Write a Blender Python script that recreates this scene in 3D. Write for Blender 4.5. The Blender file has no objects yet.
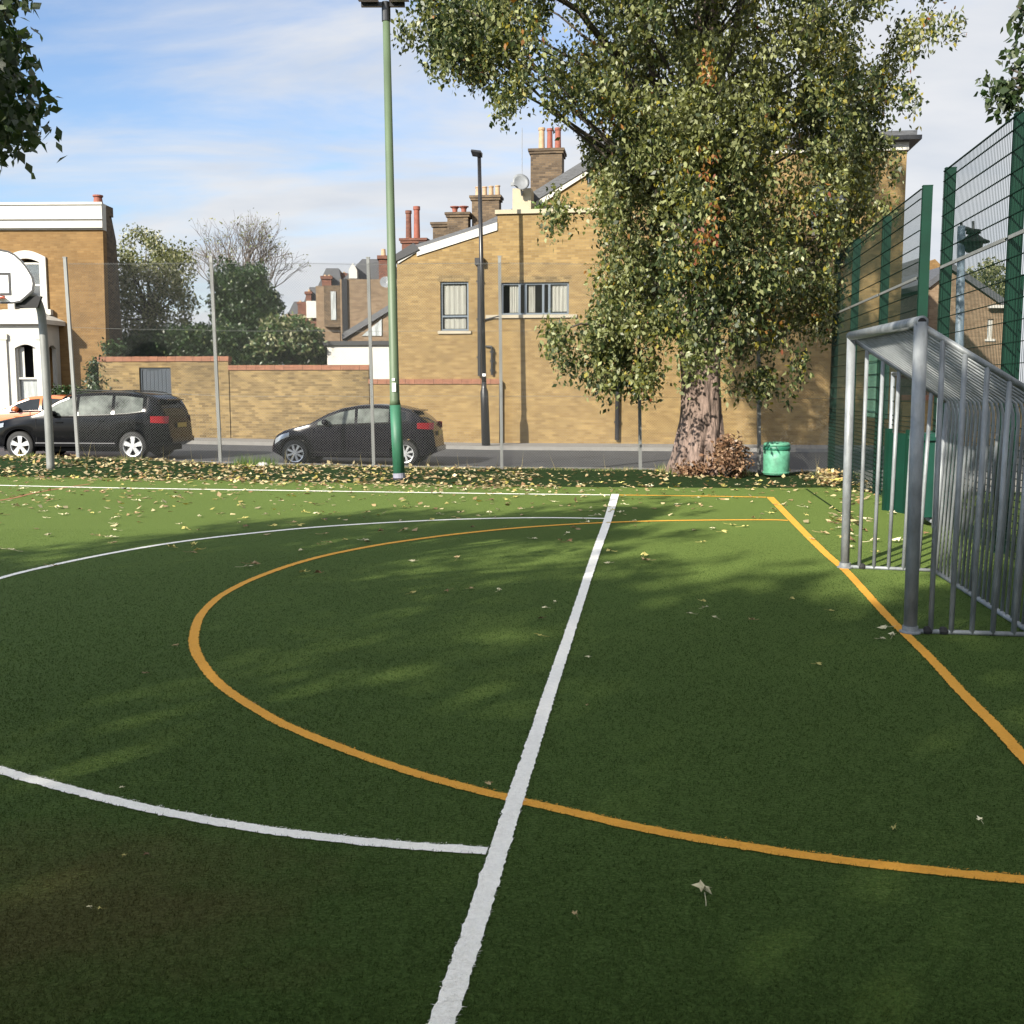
import bpy, math, random
import numpy as np
from mathutils import Vector, Matrix, noise as mnoise
from mathutils.geometry import tessellate_polygon
R = math.radians
random.seed(7)
rng = np.random.default_rng(7)
scene = bpy.context.scene
COL = scene.collection

# ------------------------------------------------------------------ camera
F, PIT, CH = 1068.0, R(6.5), 1.6
cam = bpy.data.cameras.new('camera'); co = bpy.data.objects.new('camera', cam); COL.objects.link(co)
co.location = (0, 0, CH); co.rotation_euler = (R(90) - PIT, 0, 0)
cam.sensor_width = 36; cam.lens = F / 1024 * 36; cam.clip_start = .05; cam.clip_end = 3000
scene.camera = co
scene.render.resolution_x = scene.render.resolution_y = 1024

def ray(px, py):
    x, y = (px - 512) / F, (512 - py) / F
    return Vector((x, math.cos(PIT) + y * math.sin(PIT), -math.sin(PIT) + y * math.cos(PIT)))
def at(px, py, Y):
    r = ray(px, py); return Vector((0, 0, CH)) + r * (Y / r.y)
def gnd(px, py, z=0.):
    r = ray(px, py); return Vector((0, 0, CH)) + r * ((z - CH) / r.z)
# street frame: origin + direction of the far building line
WO = Vector((-.4, 34, 0)); WS = -.13; WROT = math.atan2(WS, 1)
WU = Vector((math.cos(WROT), math.sin(WROT), 0)); WN = Vector((-math.sin(WROT), math.cos(WROT), 0))  # WN points away from camera
def wl(px, py, d=0.):
    """pixel -> (s, z) on the vertical plane d metres behind the building line"""
    r = ray(px, py); o = WO + WN * d
    t = (o - Vector((0, 0, CH))).dot(WN) / r.dot(WN)
    p = Vector((0, 0, CH)) + r * t
    return ((p - WO).dot(WU), p.z)

# ------------------------------------------------------------------ materials
def nt(name):
    m = bpy.data.materials.new(name); m.use_nodes = True
    n = m.node_tree; b = n.nodes['Principled BSDF']; return m, n, b
def N(n, t, **k):
    q = n.nodes.new(t)
    for a, v in k.items():
        if a in q.inputs: q.inputs[a].default_value = v
        else: setattr(q, a, v)
    return q
def ramp(n, src, stops):
    r = N(n, 'ShaderNodeValToRGB'); e = r.color_ramp.elements
    while len(e) < len(stops): e.new(.5)
    for i, (p, c) in enumerate(stops):
        e[i].position = p; e[i].color = (*c, 1) if len(c) == 3 else c
    n.links.new(src, r.inputs[0]); return r.outputs[0]
def mat(name, col, rough=.6, metal=0., var=.15, scale=6., bump=0., bscale=60., spec=.5, stretch=None, obj_rand=0., coat=0.):
    m, n, b = nt(name); L = n.links.new
    tc = N(n, 'ShaderNodeTexCoord'); src = tc.outputs['Object']
    if stretch:
        mp = N(n, 'ShaderNodeMapping'); mp.inputs['Scale'].default_value = stretch; L(src, mp.inputs[0]); src = mp.outputs[0]
    nz = N(n, 'ShaderNodeTexNoise', Scale=scale, Detail=6., Roughness=.65); L(src, nz.inputs['Vector'])
    c = Vector(col)
    o = ramp(n, nz.outputs[0], [(.3, tuple(c * (1 - var))), (.7, tuple(min(x, 1) for x in c * (1 + var)))])
    if obj_rand:
        oi = N(n, 'ShaderNodeObjectInfo'); hs = N(n, 'ShaderNodeHueSaturation')
        mr = N(n, 'ShaderNodeMapRange'); mr.inputs[3].default_value = 1 - obj_rand; mr.inputs[4].default_value = 1 + obj_rand
        L(oi.outputs['Random'], mr.inputs[0]); L(mr.outputs[0], hs.inputs['Value']); L(o, hs.inputs['Color']); o = hs.outputs[0]
    L(o, b.inputs['Base Color'])
    b.inputs['Roughness'].default_value = rough; b.inputs['Metallic'].default_value = metal
    b.inputs['Specular IOR Level'].default_value = spec
    if coat: b.inputs['Coat Weight'].default_value = coat; b.inputs['Coat Roughness'].default_value = .04
    if bump:
        n2 = N(n, 'ShaderNodeTexNoise', Scale=bscale, Detail=5.); L(src, n2.inputs['Vector'])
        bp = N(n, 'ShaderNodeBump', Strength=min(bump, 1), Distance=.02 if bump <= 1 else .06); L(n2.outputs[0], bp.inputs['Height']); L(bp.outputs[0], b.inputs['Normal'])
    return m
def brick(name, c1, c2, mortar, stain_shade=.25, patch=None):
    c1, c2, mortar = [tuple(Vector(c) * .54) for c in (c1, c2, mortar)]; mid = (Vector(c1) + Vector(c2)) / 2; c1 = tuple(mid.lerp(Vector(c1), .9)); c2 = tuple(mid.lerp(Vector(c2), .95))
    m, n, b = nt(name); L = n.links.new
    tc = N(n, 'ShaderNodeTexCoord'); sp = N(n, 'ShaderNodeSeparateXYZ'); L(tc.outputs['Object'], sp.inputs[0])
    ad = N(n, 'ShaderNodeMath', operation='ADD'); L(sp.outputs[0], ad.inputs[0]); L(sp.outputs[1], ad.inputs[1])
    cb = N(n, 'ShaderNodeCombineXYZ'); L(ad.outputs[0], cb.inputs[0]); L(sp.outputs[2], cb.inputs[1])
    bt = N(n, 'ShaderNodeTexBrick', Scale=1.); L(cb.outputs[0], bt.inputs['Vector'])
    for k, v in (('Mortar Size', .006), ('Mortar Smooth', .3), ('Bias', 0.), ('Brick Width', .225), ('Row Height', .075)): bt.inputs[k].default_value = v
    bt.inputs['Color1'].default_value = (0, 0, 0, 1); bt.inputs['Color2'].default_value = (1, 1, 1, 1); bt.inputs['Mortar'].default_value = (.5, .5, .5, 1)
    cr = ramp(n, bt.outputs['Color'], [(0, c1), (.45, tuple((Vector(c1) + Vector(c2)) / 2)), (.8, c2), (1, tuple(Vector(c2) * 1.1))])
    mx = N(n, 'ShaderNodeMix', data_type='RGBA'); L(bt.outputs['Fac'], mx.inputs[0]); L(cr, mx.inputs[6]); mx.inputs[7].default_value = (*mortar, 1)
    nz = N(n, 'ShaderNodeTexNoise', Scale=.55, Detail=7., Roughness=.6); L(cb.outputs[0], nz.inputs['Vector'])
    g = ramp(n, nz.outputs[0], [(.3, (1 - stain_shade,) * 3), (.55, (1, 1, 1)), (.8, (1.0, .99, .97))])
    mu = N(n, 'ShaderNodeMix', data_type='RGBA', blend_type='MULTIPLY'); mu.inputs[0].default_value = 1; L(mx.outputs[2], mu.inputs[6]); L(g, mu.inputs[7])
    n3 = N(n, 'ShaderNodeTexNoise', Scale=3.2, Detail=5.); L(cb.outputs[0], n3.inputs['Vector'])
    g3 = ramp(n, n3.outputs[0], [(.35, (.92, .915, .91)), (.7, (1.06, 1.06, 1.05))])
    m2 = N(n, 'ShaderNodeMix', data_type='RGBA', blend_type='MULTIPLY'); m2.inputs[0].default_value = 1; L(mu.outputs[2], m2.inputs[6]); L(g3, m2.inputs[7])
    L(m2.outputs[2], b.inputs['Base Color']); b.inputs['Roughness'].default_value = .9
    bp = N(n, 'ShaderNodeBump', Strength=.5, Distance=.01, invert=True); L(bt.outputs['Fac'], bp.inputs['Height']); L(bp.outputs[0], b.inputs['Normal'])
    return m
def glass(name, tint=(.03, .035, .04), rough=.03):
    m = mat(name, tint, rough, 0, .1, 1., spec=1.); return m
def leafmat(name, col, trans=.35, var=.25):
    m, n, b = nt(name); L = n.links.new
    g = N(n, 'ShaderNodeNewGeometry'); hs = N(n, 'ShaderNodeHueSaturation'); hs.inputs['Color'].default_value = (*col, 1)
    mr = N(n, 'ShaderNodeMapRange'); mr.inputs[3].default_value = 1 - var; mr.inputs[4].default_value = 1 + var * 1.4
    L(g.outputs['Random Per Island'], mr.inputs[0]); L(mr.outputs[0], hs.inputs['Value'])
    b.inputs['Roughness'].default_value = .45; b.inputs['Specular IOR Level'].default_value = .45
    L(hs.outputs[0], b.inputs['Base Color'])
    tr = N(n, 'ShaderNodeBsdfTranslucent'); h2 = N(n, 'ShaderNodeHueSaturation', Saturation=1.15, Value=1.5); L(hs.outputs[0], h2.inputs['Color']); L(h2.outputs[0], tr.inputs[0])
    ms = N(n, 'ShaderNodeMixShader'); ms.inputs[0].default_value = trans; L(b.outputs[0], ms.inputs[1]); L(tr.outputs[0], ms.inputs[2])
    L(ms.outputs[0], n.nodes['Material Output'].inputs[0]); return m

M = {}
M['brick_new'] = brick('brick_buff', (.315, .20, .072), (.43, .29, .112), (.39, .29, .155), .16)
M['brick_wall'] = brick('brick_garden', (.21, .14, .055), (.41, .285, .118), (.38, .29, .16), .5)  # strong dark mottle stands in for tree shadow on the garden wall
M['brick_house'] = brick('brick_orange', (.28, .155, .048), (.35, .205, .072), (.32, .2, .085), .28)
M['brick_old'] = brick('brick_sooty', (.09, .06, .035), (.22, .15, .085), (.16, .13, .1), .4)
M['brick_far'] = brick('brick_far', (.26, .17, .10), (.36, .25, .155), (.33, .26, .18), .3)
M['brick_red'] = brick('brick_red', (.16, .055, .035), (.26, .10, .06), (.2, .13, .1), .3)
M['coping'] = mat('terracotta_coping', (.19, .08, .043), .8, var=.3, scale=9, bump=.3)
M['white_paint'] = mat('white_render', (.41, .40, .365), .6, var=.10, scale=2.5)
M['cream'] = mat('cream_render', (.32, .275, .19), .7, var=.08, scale=2)
M['stone'] = mat('sill_stone', (.30, .265, .20), .8, var=.12)
M['slate'] = mat('slate_roof', (.055, .058, .065), .6, var=.35, scale=5, bump=.4, bscale=12, stretch=(1, 1, 6))
M['black_metal'] = mat('black_painted_metal', (.012, .012, .013), .35, .0, .3, 8)
M['grey_frame'] = mat('grey_window_frame', (.10, .125, .15), .4, var=.08)
M['glass'] = glass('window_glass')
M['glass_pale'] = mat('net_curtain_glass', (.30, .32, .32), .15, var=.45, scale=9, stretch=(1, 1, .12), spec=.8)
M['lace'] = mat('lace_curtain', (.42, .42, .39), .9, var=.2, scale=14, stretch=(1, 1, .1))
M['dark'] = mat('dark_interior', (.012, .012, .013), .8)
M['blue_door'] = mat('blue_door_paint', (.010, .019, .03), .45, var=.2)
M['galv'] = mat('galvanised_steel', (.20, .215, .225), .5, .15, .30, 14, bump=.12, bscale=40, stretch=(1, 1, .35))
M['galv_grey'] = mat('galvanised_post', (.17, .175, .17), .55, .1, .2, 6, stretch=(1, 1, .3))  # neutral grey galvanising for posts and joining strips
M['wire'] = mat('chain_wire', (.125, .13, .125), .6, .1)
M['gfence'] = mat('green_fence_paint', (.002, .026, .015), .5, 0, .2, 3, spec=.25)
M['gwire'] = mat('green_fence_wire', (.002, .014, .009), .6, spec=.15)
M['pole_green'] = mat('green_pole_paint', (.022, .105, .058), .55, 0, .3, 7, stretch=(1, 1, .25))
M['pole_olive'] = mat('faded_green_pole_paint', (.070, .102, .056), .55, 0, .2, 5, stretch=(1, 1, .2))
M['bin'] = mat('mint_green_bin_plastic', (.075, .24, .155), .55, 0, .32, 10, bump=.2)
M['teal'] = mat('teal_plastic', (.004, .045, .03), .5, 0, .15, 3)
M['pot_red'] = mat('chimney_pot_red', (.20, .062, .04), .8, var=.25)
M['pot_buff'] = mat('chimney_pot_buff', (.33, .225, .135), .8, var=.2)
M['asphalt'] = mat('asphalt', (.038, .040, .045), .85, var=.25, scale=2.5, bump=.3, bscale=90)
M['paving'] = mat('pavement_slabs', (.175, .17, .16), .85, var=.14, scale=1.6, bump=.2)
M['kerb'] = mat('kerb_stone', (.17, .165, .155), .85, var=.12)
M['soil'] = mat('soil', (.07, .06, .035), .95, var=.35, scale=1.5, bump=.5)
M['dish'] = mat('satellite_dish_grey', (.18, .19, .2), .5)
M['tyre'] = mat('tyre_rubber', (.012, .012, .012), .8)
M['alloy'] = mat('alloy_wheel', (.50, .51, .52), .3, .6, .06)
M['carblack'] = mat('black_car_paint', (.003, .0032, .004), .13, 0, .05, 2, spec=.12, coat=.05)
M['cargrey'] = mat('charcoal_car_paint', (.006, .0055, .008), .2, 0, .05, 2, spec=.14, coat=.05)
M['carorange'] = mat('orange_car_paint', (.52, .13, .035), .25, 0, .05, 2, coat=.8)
M['trim'] = mat('black_car_trim', (.010, .010, .010), .6, spec=.1)
M['chrome'] = mat('dull_side_strip', (.10, .10, .105), .4, .2)
M['carglass'] = mat('car_window_glass', (.012, .015, .016), .02, 0, .5, 1.2, spec=.2)
M['carglass_pale'] = mat('car_side_glass', (.10, .11, .10), .02, 0, .9, 1.7, spec=.12)
M['tail'] = mat('tail_lamp_red', (.20, .006, .010), .2, spec=.5)
M['lens'] = mat('clear_lamp_lens', (.26, .28, .3), .12, .2)
M['amber'] = mat('indicator_lens', (.55, .35, .3), .15, .2)
M['plate_y'] = mat('rear_number_plate', (.30, .23, .03), .4)
M['board'] = mat('white_backboard', (.80, .80, .77), .4, var=.03)
M['rim'] = mat('orange_rim', (.45, .07, .03), .5)
M['bark'] = mat('grey_brown_bark', (.16, .115, .095), .95, var=.75, scale=9, bump=1.6, bscale=11, stretch=(1.6, 1.6, .28))
M['bark_dark'] = mat('dark_bark', (.055, .045, .035), .95, var=.4, scale=5, bump=.8, bscale=14)
M['twig'] = mat('bare_twigs', (.12, .10, .085), .9)
LG = [leafmat('leaf_deep_green', (.030, .046, .014)), leafmat('leaf_mid_green', (.098, .108, .027)), leafmat('leaf_silver_green', (.19, .205, .09), .25),
      leafmat('leaf_yellow', (.25, .215, .035), .4), leafmat('leaf_orange', (.27, .13, .04), .4), leafmat('leaf_red_brown', (.19, .06, .03), .3)]
LD = [leafmat('leaf_shade_green', (.022, .042, .012)), leafmat('leaf_dull_green', (.045, .066, .022)), leafmat('leaf_grey_green', (.10, .12, .07), .2)]
LI = [leafmat('ivy_dark', (.012, .028, .007), .15), leafmat('ivy_mid', (.028, .055, .013), .2), leafmat('ivy_pale', (.09, .11, .04), .2)]
LO = [leafmat('olive_leaf_dark', (.05, .06, .02)), leafmat('olive_leaf', (.13, .14, .055)), leafmat('olive_leaf_pale', (.24, .235, .14), .3)]
LB = [leafmat('dead_leaf_brown', (.15, .082, .046), .15, .4), leafmat('dead_leaf_tan', (.28, .18, .11), .2, .3), leafmat('dead_leaf_dark', (.08, .045, .025), .1, .4)]
LF = [leafmat('litter_pale', (.40, .33, .18), .15, .3), leafmat('litter_tan', (.28, .19, .09), .15, .35), leafmat('litter_yellow', (.37, .31, .09), .2, .3), leafmat('litter_brown', (.16, .09, .04), .1, .4)]
GB = [leafmat('grass_green', (.09, .15, .025), .3), leafmat('grass_straw', (.32, .27, .12), .3)]

# turf: short pile carpet, broad tone patches, worn brown area front left
def turfmat(name, base, blade=False):
    m, n, b = nt(name); L = n.links.new
    g = N(n, 'ShaderNodeNewGeometry'); P = g.outputs['Position']
    n1 = N(n, 'ShaderNodeTexNoise', Scale=.35, Detail=4.); L(P, n1.inputs['Vector'])
    n2 = N(n, 'ShaderNodeTexNoise', Scale=70., Detail=3.); L(P, n2.inputs['Vector'])
    n4 = N(n, 'ShaderNodeTexNoise', Scale=9., Detail=5.); L(P, n4.inputs['Vector'])
    c = Vector(base)
    a = ramp(n, n1.outputs[0], [(.3, tuple(c * .86)), (.7, tuple(c * 1.12))])
    f2 = ramp(n, n2.outputs[0], [(.3, (.78,) * 3), (.7, (1.22,) * 3)])
    f4 = ramp(n, n4.outputs[0], [(.3, (.93,) * 3), (.7, (1.06,) * 3)])
    x = N(n, 'ShaderNodeMix', data_type='RGBA', blend_type='MULTIPLY'); x.inputs[0].default_value = 1; L(a, x.inputs[6]); L(f2, x.inputs[7])
    y = N(n, 'ShaderNodeMix', data_type='RGBA', blend_type='MULTIPLY'); y.inputs[0].default_value = 1; L(x.outputs[2], y.inputs[6]); L(f4, y.inputs[7])
    # worn brownish patch where the pile is thin
    mp = N(n, 'ShaderNodeMapping'); mp.inputs['Location'].default_value = (1.42, -3.15, 0); L(P, mp.inputs[0])
    m2 = N(n, 'ShaderNodeMapping'); m2.inputs['Scale'].default_value = (.95, 1.25, 1); L(mp.outputs[0], m2.inputs[0])
    ln = N(n, 'ShaderNodeVectorMath', operation='LENGTH'); L(m2.outputs[0], ln.inputs[0])
    n3 = N(n, 'ShaderNodeTexNoise', Scale=2.6, Detail=6., Roughness=.7); L(P, n3.inputs['Vector'])
    s = N(n, 'ShaderNodeMath', operation='MULTIPLY_ADD'); L(n3.outputs[0], s.inputs[0]); s.inputs[1].default_value = 1.3; L(ln.outputs['Value'], s.inputs[2])
    w = ramp(n, s.outputs[0], [(.95, (.8, .8, .8)), (1., (0, 0, 0))]); 
    mr = N(n, 'ShaderNodeMapRange'); mr.inputs[1].default_value = .85; mr.inputs[2].default_value = 1.6; mr.inputs[3].default_value = .75; mr.inputs[4].default_value = 0; L(s.outputs[0], mr.inputs[0])
    z = N(n, 'ShaderNodeMix', data_type='RGBA'); L(mr.outputs[0], z.inputs[0]); L(y.outputs[2], z.inputs[6]); z.inputs[7].default_value = (.050, .040, .016, 1)
    L(z.outputs[2], b.inputs['Base Color']); b.inputs['Roughness'].default_value = .8; b.inputs['Specular IOR Level'].default_value = .06
    b.inputs['Sheen Weight'].default_value = .165; b.inputs['Sheen Roughness'].default_value = .45; b.inputs['Sheen Tint'].default_value = (.54, .70, .18, 1)
    if not blade:
        bp = N(n, 'ShaderNodeBump', Strength=.7, Distance=.012); L(n2.outputs[0], bp.inputs['Height']); L(bp.outputs[0], b.inputs['Normal'])
    return m
TURF = (.032, .057, .0135)
M['turf'] = turfmat('artificial_turf', TURF)
M['blade'] = turfmat('turf_pile_green', Vector(TURF) * 1.1, True)
M['verge'] = mat('rough_verge_turf', (.014, .030, .008), .95, var=.6, scale=18, bump=1., bscale=50, spec=.08)
M['line_white'] = mat('white_line_pile', (.92, .89, .82), .8, var=.08, scale=60, bump=.7, bscale=160)
M['line_yellow'] = mat('yellow_line_pile', (.72, .34, .028), .8, var=.08, scale=60, bump=.7, bscale=160)
M['line_red'] = mat('faded_red_line', (.22, .10, .035), .8, var=.2, scale=30)

# ------------------------------------------------------------------ mesh helpers
class MB:
    def __init__(s): s.v = []; s.f = []; s.m = []
    def add(s, vs, fs, mi=0):
        o = len(s.v); s.v += [tuple(v) for v in vs]; s.f += [tuple(i + o for i in f) for f in fs]; s.m += [mi] * len(fs); return s
    def box(s, a, b, mi=0, fr=None):
        x0, y0, z0 = a; x1, y1, z1 = b
        vs = [(x0, y0, z0), (x1, y0, z0), (x1, y1, z0), (x0, y1, z0), (x0, y0, z1), (x1, y0, z1), (x1, y1, z1), (x0, y1, z1)]
        if fr: vs = [fr @ Vector(v) for v in vs]
        return s.add(vs, [(0, 3, 2, 1), (4, 5, 6, 7), (0, 1, 5, 4), (1, 2, 6, 5), (2, 3, 7, 6), (3, 0, 4, 7)], mi)
    def bar(s, p, q, w, h, mi=0, up=Vector((0, 0, 1))):
        p, q = Vector(p), Vector(q); d = (q - p).normalized()
        if abs(d.dot(up)) > .95: up = Vector((0, 1, 0))
        a = d.cross(up).normalized(); b = a.cross(d)
        vs = [e + a * x * w / 2 + b * y * h / 2 for e in (p, q) for x, y in ((-1, -1), (1, -1), (1, 1), (-1, 1))]
        return s.add(vs, [(0, 3, 2, 1), (4, 5, 6, 7), (0, 1, 5, 4), (1, 2, 6, 5), (2, 3, 7, 6), (3, 0, 4, 7)], mi)
    def tube(s, pts, rads, n=10, mi=0, cap=True, lump=0.):
        pts = [Vector(p) for p in pts]
        if not hasattr(rads, '__len__'): rads = [rads] * len(pts)
        o = len(s.v); ref = None
        for i, p in enumerate(pts):
            d = (pts[min(i + 1, len(pts) - 1)] - pts[max(i - 1, 0)]).normalized()
            if ref is None: ref = Vector((1, 0, 0)) if abs(d.x) < .8 else Vector((0, 1, 0))
            a = (ref - d * ref.dot(d)).normalized(); ref = a; b = d.cross(a)
            for k in range(n):
                t = 2 * math.pi * k / n
                r = rads[i] * (1 + (lump * mnoise.noise(Vector((math.cos(t) * 2.2, math.sin(t) * 2.2, p.z * .5 + p.x))) if lump else 0))
                s.v.append(tuple(p + (a * math.cos(t) + b * math.sin(t)) * r))
        for i in range(len(pts) - 1):
            for k in range(n):
                k2 = (k + 1) % n
                s.f.append((o + i * n + k, o + i * n + k2, o + (i + 1) * n + k2, o + (i + 1) * n + k)); s.m.append(mi)
        if cap:
            s.f.append(tuple(o + k for k in reversed(range(n)))); s.m.append(mi)
            e = o + (len(pts) - 1) * n; s.f.append(tuple(e + k for k in range(n))); s.m.append(mi)
        return s
    def lathe(s, c, prof, n=24, mi=0):
        c = Vector(c); o = len(s.v)
        for r, z in prof:
            for k in range(n):
                t = 2 * math.pi * k / n; s.v.append((c.x + r * math.cos(t), c.y + r * math.sin(t), c.z + z))
        for i in range(len(prof) - 1):
            for k in range(n):
                k2 = (k + 1) % n; s.f.append((o + i * n + k, o + i * n + k2, o + (i + 1) * n + k2, o + (i + 1) * n + k)); s.m.append(mi)
        s.f.append(tuple(o + k for k in reversed(range(n)))); s.m.append(mi)
        e = o + (len(prof) - 1) * n; s.f.append(tuple(e + k for k in range(n))); s.m.append(mi)
        return s
    def slab(s, poly, d0, d1, holes=(), mi=0, reveal=None):
        """polygon in (s,z) extruded between depths d0 (front) and d1; holes cut through"""
        loops = [list(poly)] + [list(h) for h in holes]
        flat = [p for l in loops for p in l]
        tris = tessellate_polygon([[Vector((x, z, 0)) for x, z in l] for l in loops])
        o = len(s.v)
        s.v += [(x, d0, z) for x, z in flat] + [(x, d1, z) for x, z in flat]; nf = len(flat)
        for t in tris:
            a, b, c = [Vector((flat[i][0], flat[i][1], 0)) for i in t]
            if (b - a).cross(c - a).z < 0: t = t[::-1]
            s.f.append((o + t[0], o + t[1], o + t[2])); s.m.append(mi)
            s.f.append((o + nf + t[2], o + nf + t[1], o + nf + t[0])); s.m.append(mi)
        k = 0
        for l in loops:
            n = len(l)
            for i in range(n):
                j = (i + 1) % n; s.f.append((o + k + i, o + nf + k + i, o + nf + k + j, o + k + j)); s.m.append(mi)
            k += n
        return s
    def build(s, name, mats, parent=None, smooth=False, local=False, fixn=False):
        me = bpy.data.meshes.new(name)
        vs = s.v
        if parent is not None and not local:
            w = wmat(parent).inverted(); vs = [tuple(w @ Vector(v)) for v in vs]
        me.from_pydata(vs, [], s.f)
        if not isinstance(mats, (list, tuple)): mats = [mats]
        for m in mats: me.materials.append(M[m] if isinstance(m, str) else m)
        if len(mats) > 1: me.polygons.foreach_set('material_index', s.m)
        if smooth: me.polygons.foreach_set('use_smooth', [True] * len(s.f))
        if fixn or True:
            import bmesh
            bm = bmesh.new(); bm.from_mesh(me); bmesh.ops.recalc_face_normals(bm, faces=bm.faces); bm.to_mesh(me); bm.free()
        me.update()
        o = bpy.data.objects.new(name, me); COL.objects.link(o); o.parent = parent
        return o
def wmat(o):
    m = o.matrix_basis.copy()
    while o.parent: o = o.parent; m = o.matrix_basis @ m
    return m
def tag(o, label=None, cat=None, group=None, kind=None):
    for k, v in (('label', label), ('category', cat), ('group', group), ('kind', kind)):
        if v: o[k] = v
    return o
def thing(name, label, cat, loc=(0, 0, 0), rz=0., group=None):
    o = bpy.data.objects.new(name, None); o.empty_display_size = .2; COL.objects.link(o)
    o.location = loc; o.rotation_euler = (0, 0, rz); return tag(o, label, cat, group)
def street(name, label, cat, group=None):
    return thing(name, label, cat, WO, WROT, group)
def quadmesh(name, verts, nq, mats, midx, parent=None, k=4, smooth=False):
    """fast mesh of nq k-gons with independent verts"""
    me = bpy.data.meshes.new(name)
    if parent is not None:
        w = np.array(wmat(parent).inverted()); verts = verts @ w[:3, :3].T + w[:3, 3]
    me.vertices.add(len(verts)); me.vertices.foreach_set('co', verts.astype(np.float32).ravel())
    me.loops.add(nq * k); me.loops.foreach_set('vertex_index', np.arange(nq * k, dtype=np.int32))
    me.polygons.add(nq); me.polygons.foreach_set('loop_start', np.arange(0, nq * k, k, dtype=np.int32))
    me.polygons.foreach_set('loop_total', np.full(nq, k, dtype=np.int32))
    for m in mats: me.materials.append(m)
    me.polygons.foreach_set('material_index', midx.astype(np.int32))
    if smooth: me.polygons.foreach_set('use_smooth', np.ones(nq, dtype=bool))
    me.update(calc_edges=True); me.validate()
    o = bpy.data.objects.new(name, me); COL.objects.link(o); o.parent = parent; return o

def unit(a): return a / np.maximum(np.linalg.norm(a, axis=1, keepdims=True), 1e-9)
def leaves(name, C, per, spread, size, mats, parent, wts, droop=.5, strand=.0, wide=.55, cidx=None, flat=0.):
    """leaf-shaped faces in clusters round centres C; wts: fn(centres)->material index per cluster or list of weights"""
    C = np.asarray(C, float); n = len(C) * per
    Cc = np.repeat(C, per, 0)
    off = rng.normal(0, 1, (n, 3)); off = unit(off) * rng.random((n, 1)) ** .5 * spread
    off[:, 2] *= .8
    if strand: off[:, 2] -= rng.random(n) ** 1.5 * strand; off[:, :2] *= .75
    P = Cc + off
    d = unit(rng.normal(0, 1, (n, 3)) + np.array([0, 0, -droop * 1.6]))
    r = rng.normal(0, 1, (n, 3)); 
    if flat: r = r * (1 - flat) + np.array([0, 0, 0.])
    s = unit(np.cross(d, r)); nn = np.cross(d, s)
    if flat:
        d[:, 2] *= (1 - flat); d = unit(d); up = np.tile([0, 0, 1.], (n, 1)) + rng.normal(0, .3, (n, 3)); s = unit(np.cross(d, up)); nn = np.cross(d, s)
    L = size * (.65 + .7 * rng.random((n, 1))); W = L * wide * .5
    v = np.stack([P, P + d * L * .42 + s * W + nn * L * .07, P + d * L + nn * L * rng.normal(0, .12, (n, 1)), P + d * L * .42 - s * W + nn * L * .07], 1).reshape(-1, 3)
    if callable(wts): mi = wts(Cc, n)
    else: mi = rng.choice(len(mats), n, p=np.array(wts) / sum(wts))
    return quadmesh(name, v, n, mats, mi, parent)
def nz3(P, sc, seed=0.):
    return np.array([mnoise.noise(Vector((p[0] * sc + seed, p[1] * sc, p[2] * sc))) for p in P])

# ------------------------------------------------------------------ world
SEL, SAZ = R(27), R(37)      # sun: low, behind the camera and to its left
sundir = Vector((-math.sin(SAZ) * math.cos(SEL), -math.cos(SAZ) * math.cos(SEL), math.sin(SEL)))
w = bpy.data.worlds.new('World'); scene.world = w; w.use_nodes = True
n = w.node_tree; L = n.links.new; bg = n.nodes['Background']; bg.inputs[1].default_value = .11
sky = N(n, 'ShaderNodeTexSky', sky_type='NISHITA', sun_disc=False, sun_elevation=SEL, sun_rotation=math.atan2(sundir.x, sundir.y) % (2 * math.pi), air_density=1.1, dust_density=.6, ozone_density=1.4)
tc = N(n, 'ShaderNodeTexCoord'); sp = N(n, 'ShaderNodeSeparateXYZ'); L(tc.outputs['Generated'], sp.inputs[0])
az = N(n, 'ShaderNodeMath', operation='ADD'); az.inputs[1].default_value = .22; L(sp.outputs[2], az.inputs[0])
dv = N(n, 'ShaderNodeVectorMath', operation='DIVIDE'); cb = N(n, 'ShaderNodeCombineXYZ')
for i in range(3): L(az.outputs[0], cb.inputs[i])
L(tc.outputs['Generated'], dv.inputs[0]); L(cb.outputs[0], dv.inputs[1])
mp = N(n, 'ShaderNodeMapping'); mp.inputs['Scale'].default_value = (1., 1.9, .8); mp.inputs['Rotation'].default_value = (0, 0, R(-14)); L(dv.outputs[0], mp.inputs[0])
nz = N(n, 'ShaderNodeTexNoise', Scale=1.5, Detail=9., Roughness=.55, Distortion=.35); L(mp.outputs[0], nz.inputs['Vector'])
# thin cloud thickens to the right and toward the horizon
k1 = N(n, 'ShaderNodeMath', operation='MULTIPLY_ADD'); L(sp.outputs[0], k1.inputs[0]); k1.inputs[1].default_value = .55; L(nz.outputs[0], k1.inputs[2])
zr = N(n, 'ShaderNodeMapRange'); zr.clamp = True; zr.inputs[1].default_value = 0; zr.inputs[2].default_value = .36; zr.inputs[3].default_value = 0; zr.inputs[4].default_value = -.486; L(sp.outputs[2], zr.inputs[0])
zu = N(n, 'ShaderNodeMapRange'); zu.clamp = True; zu.inputs[1].default_value = .38; zu.inputs[2].default_value = .62; zu.inputs[3].default_value = 0; zu.inputs[4].default_value = .62; L(sp.outputs[2], zu.inputs[0])  # overhead cloud added out of view to whiten and raise ambient light
k0 = N(n, 'ShaderNodeMath', operation='ADD'); L(zr.outputs[0], k0.inputs[0]); L(zu.outputs[0], k0.inputs[1])
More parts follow.
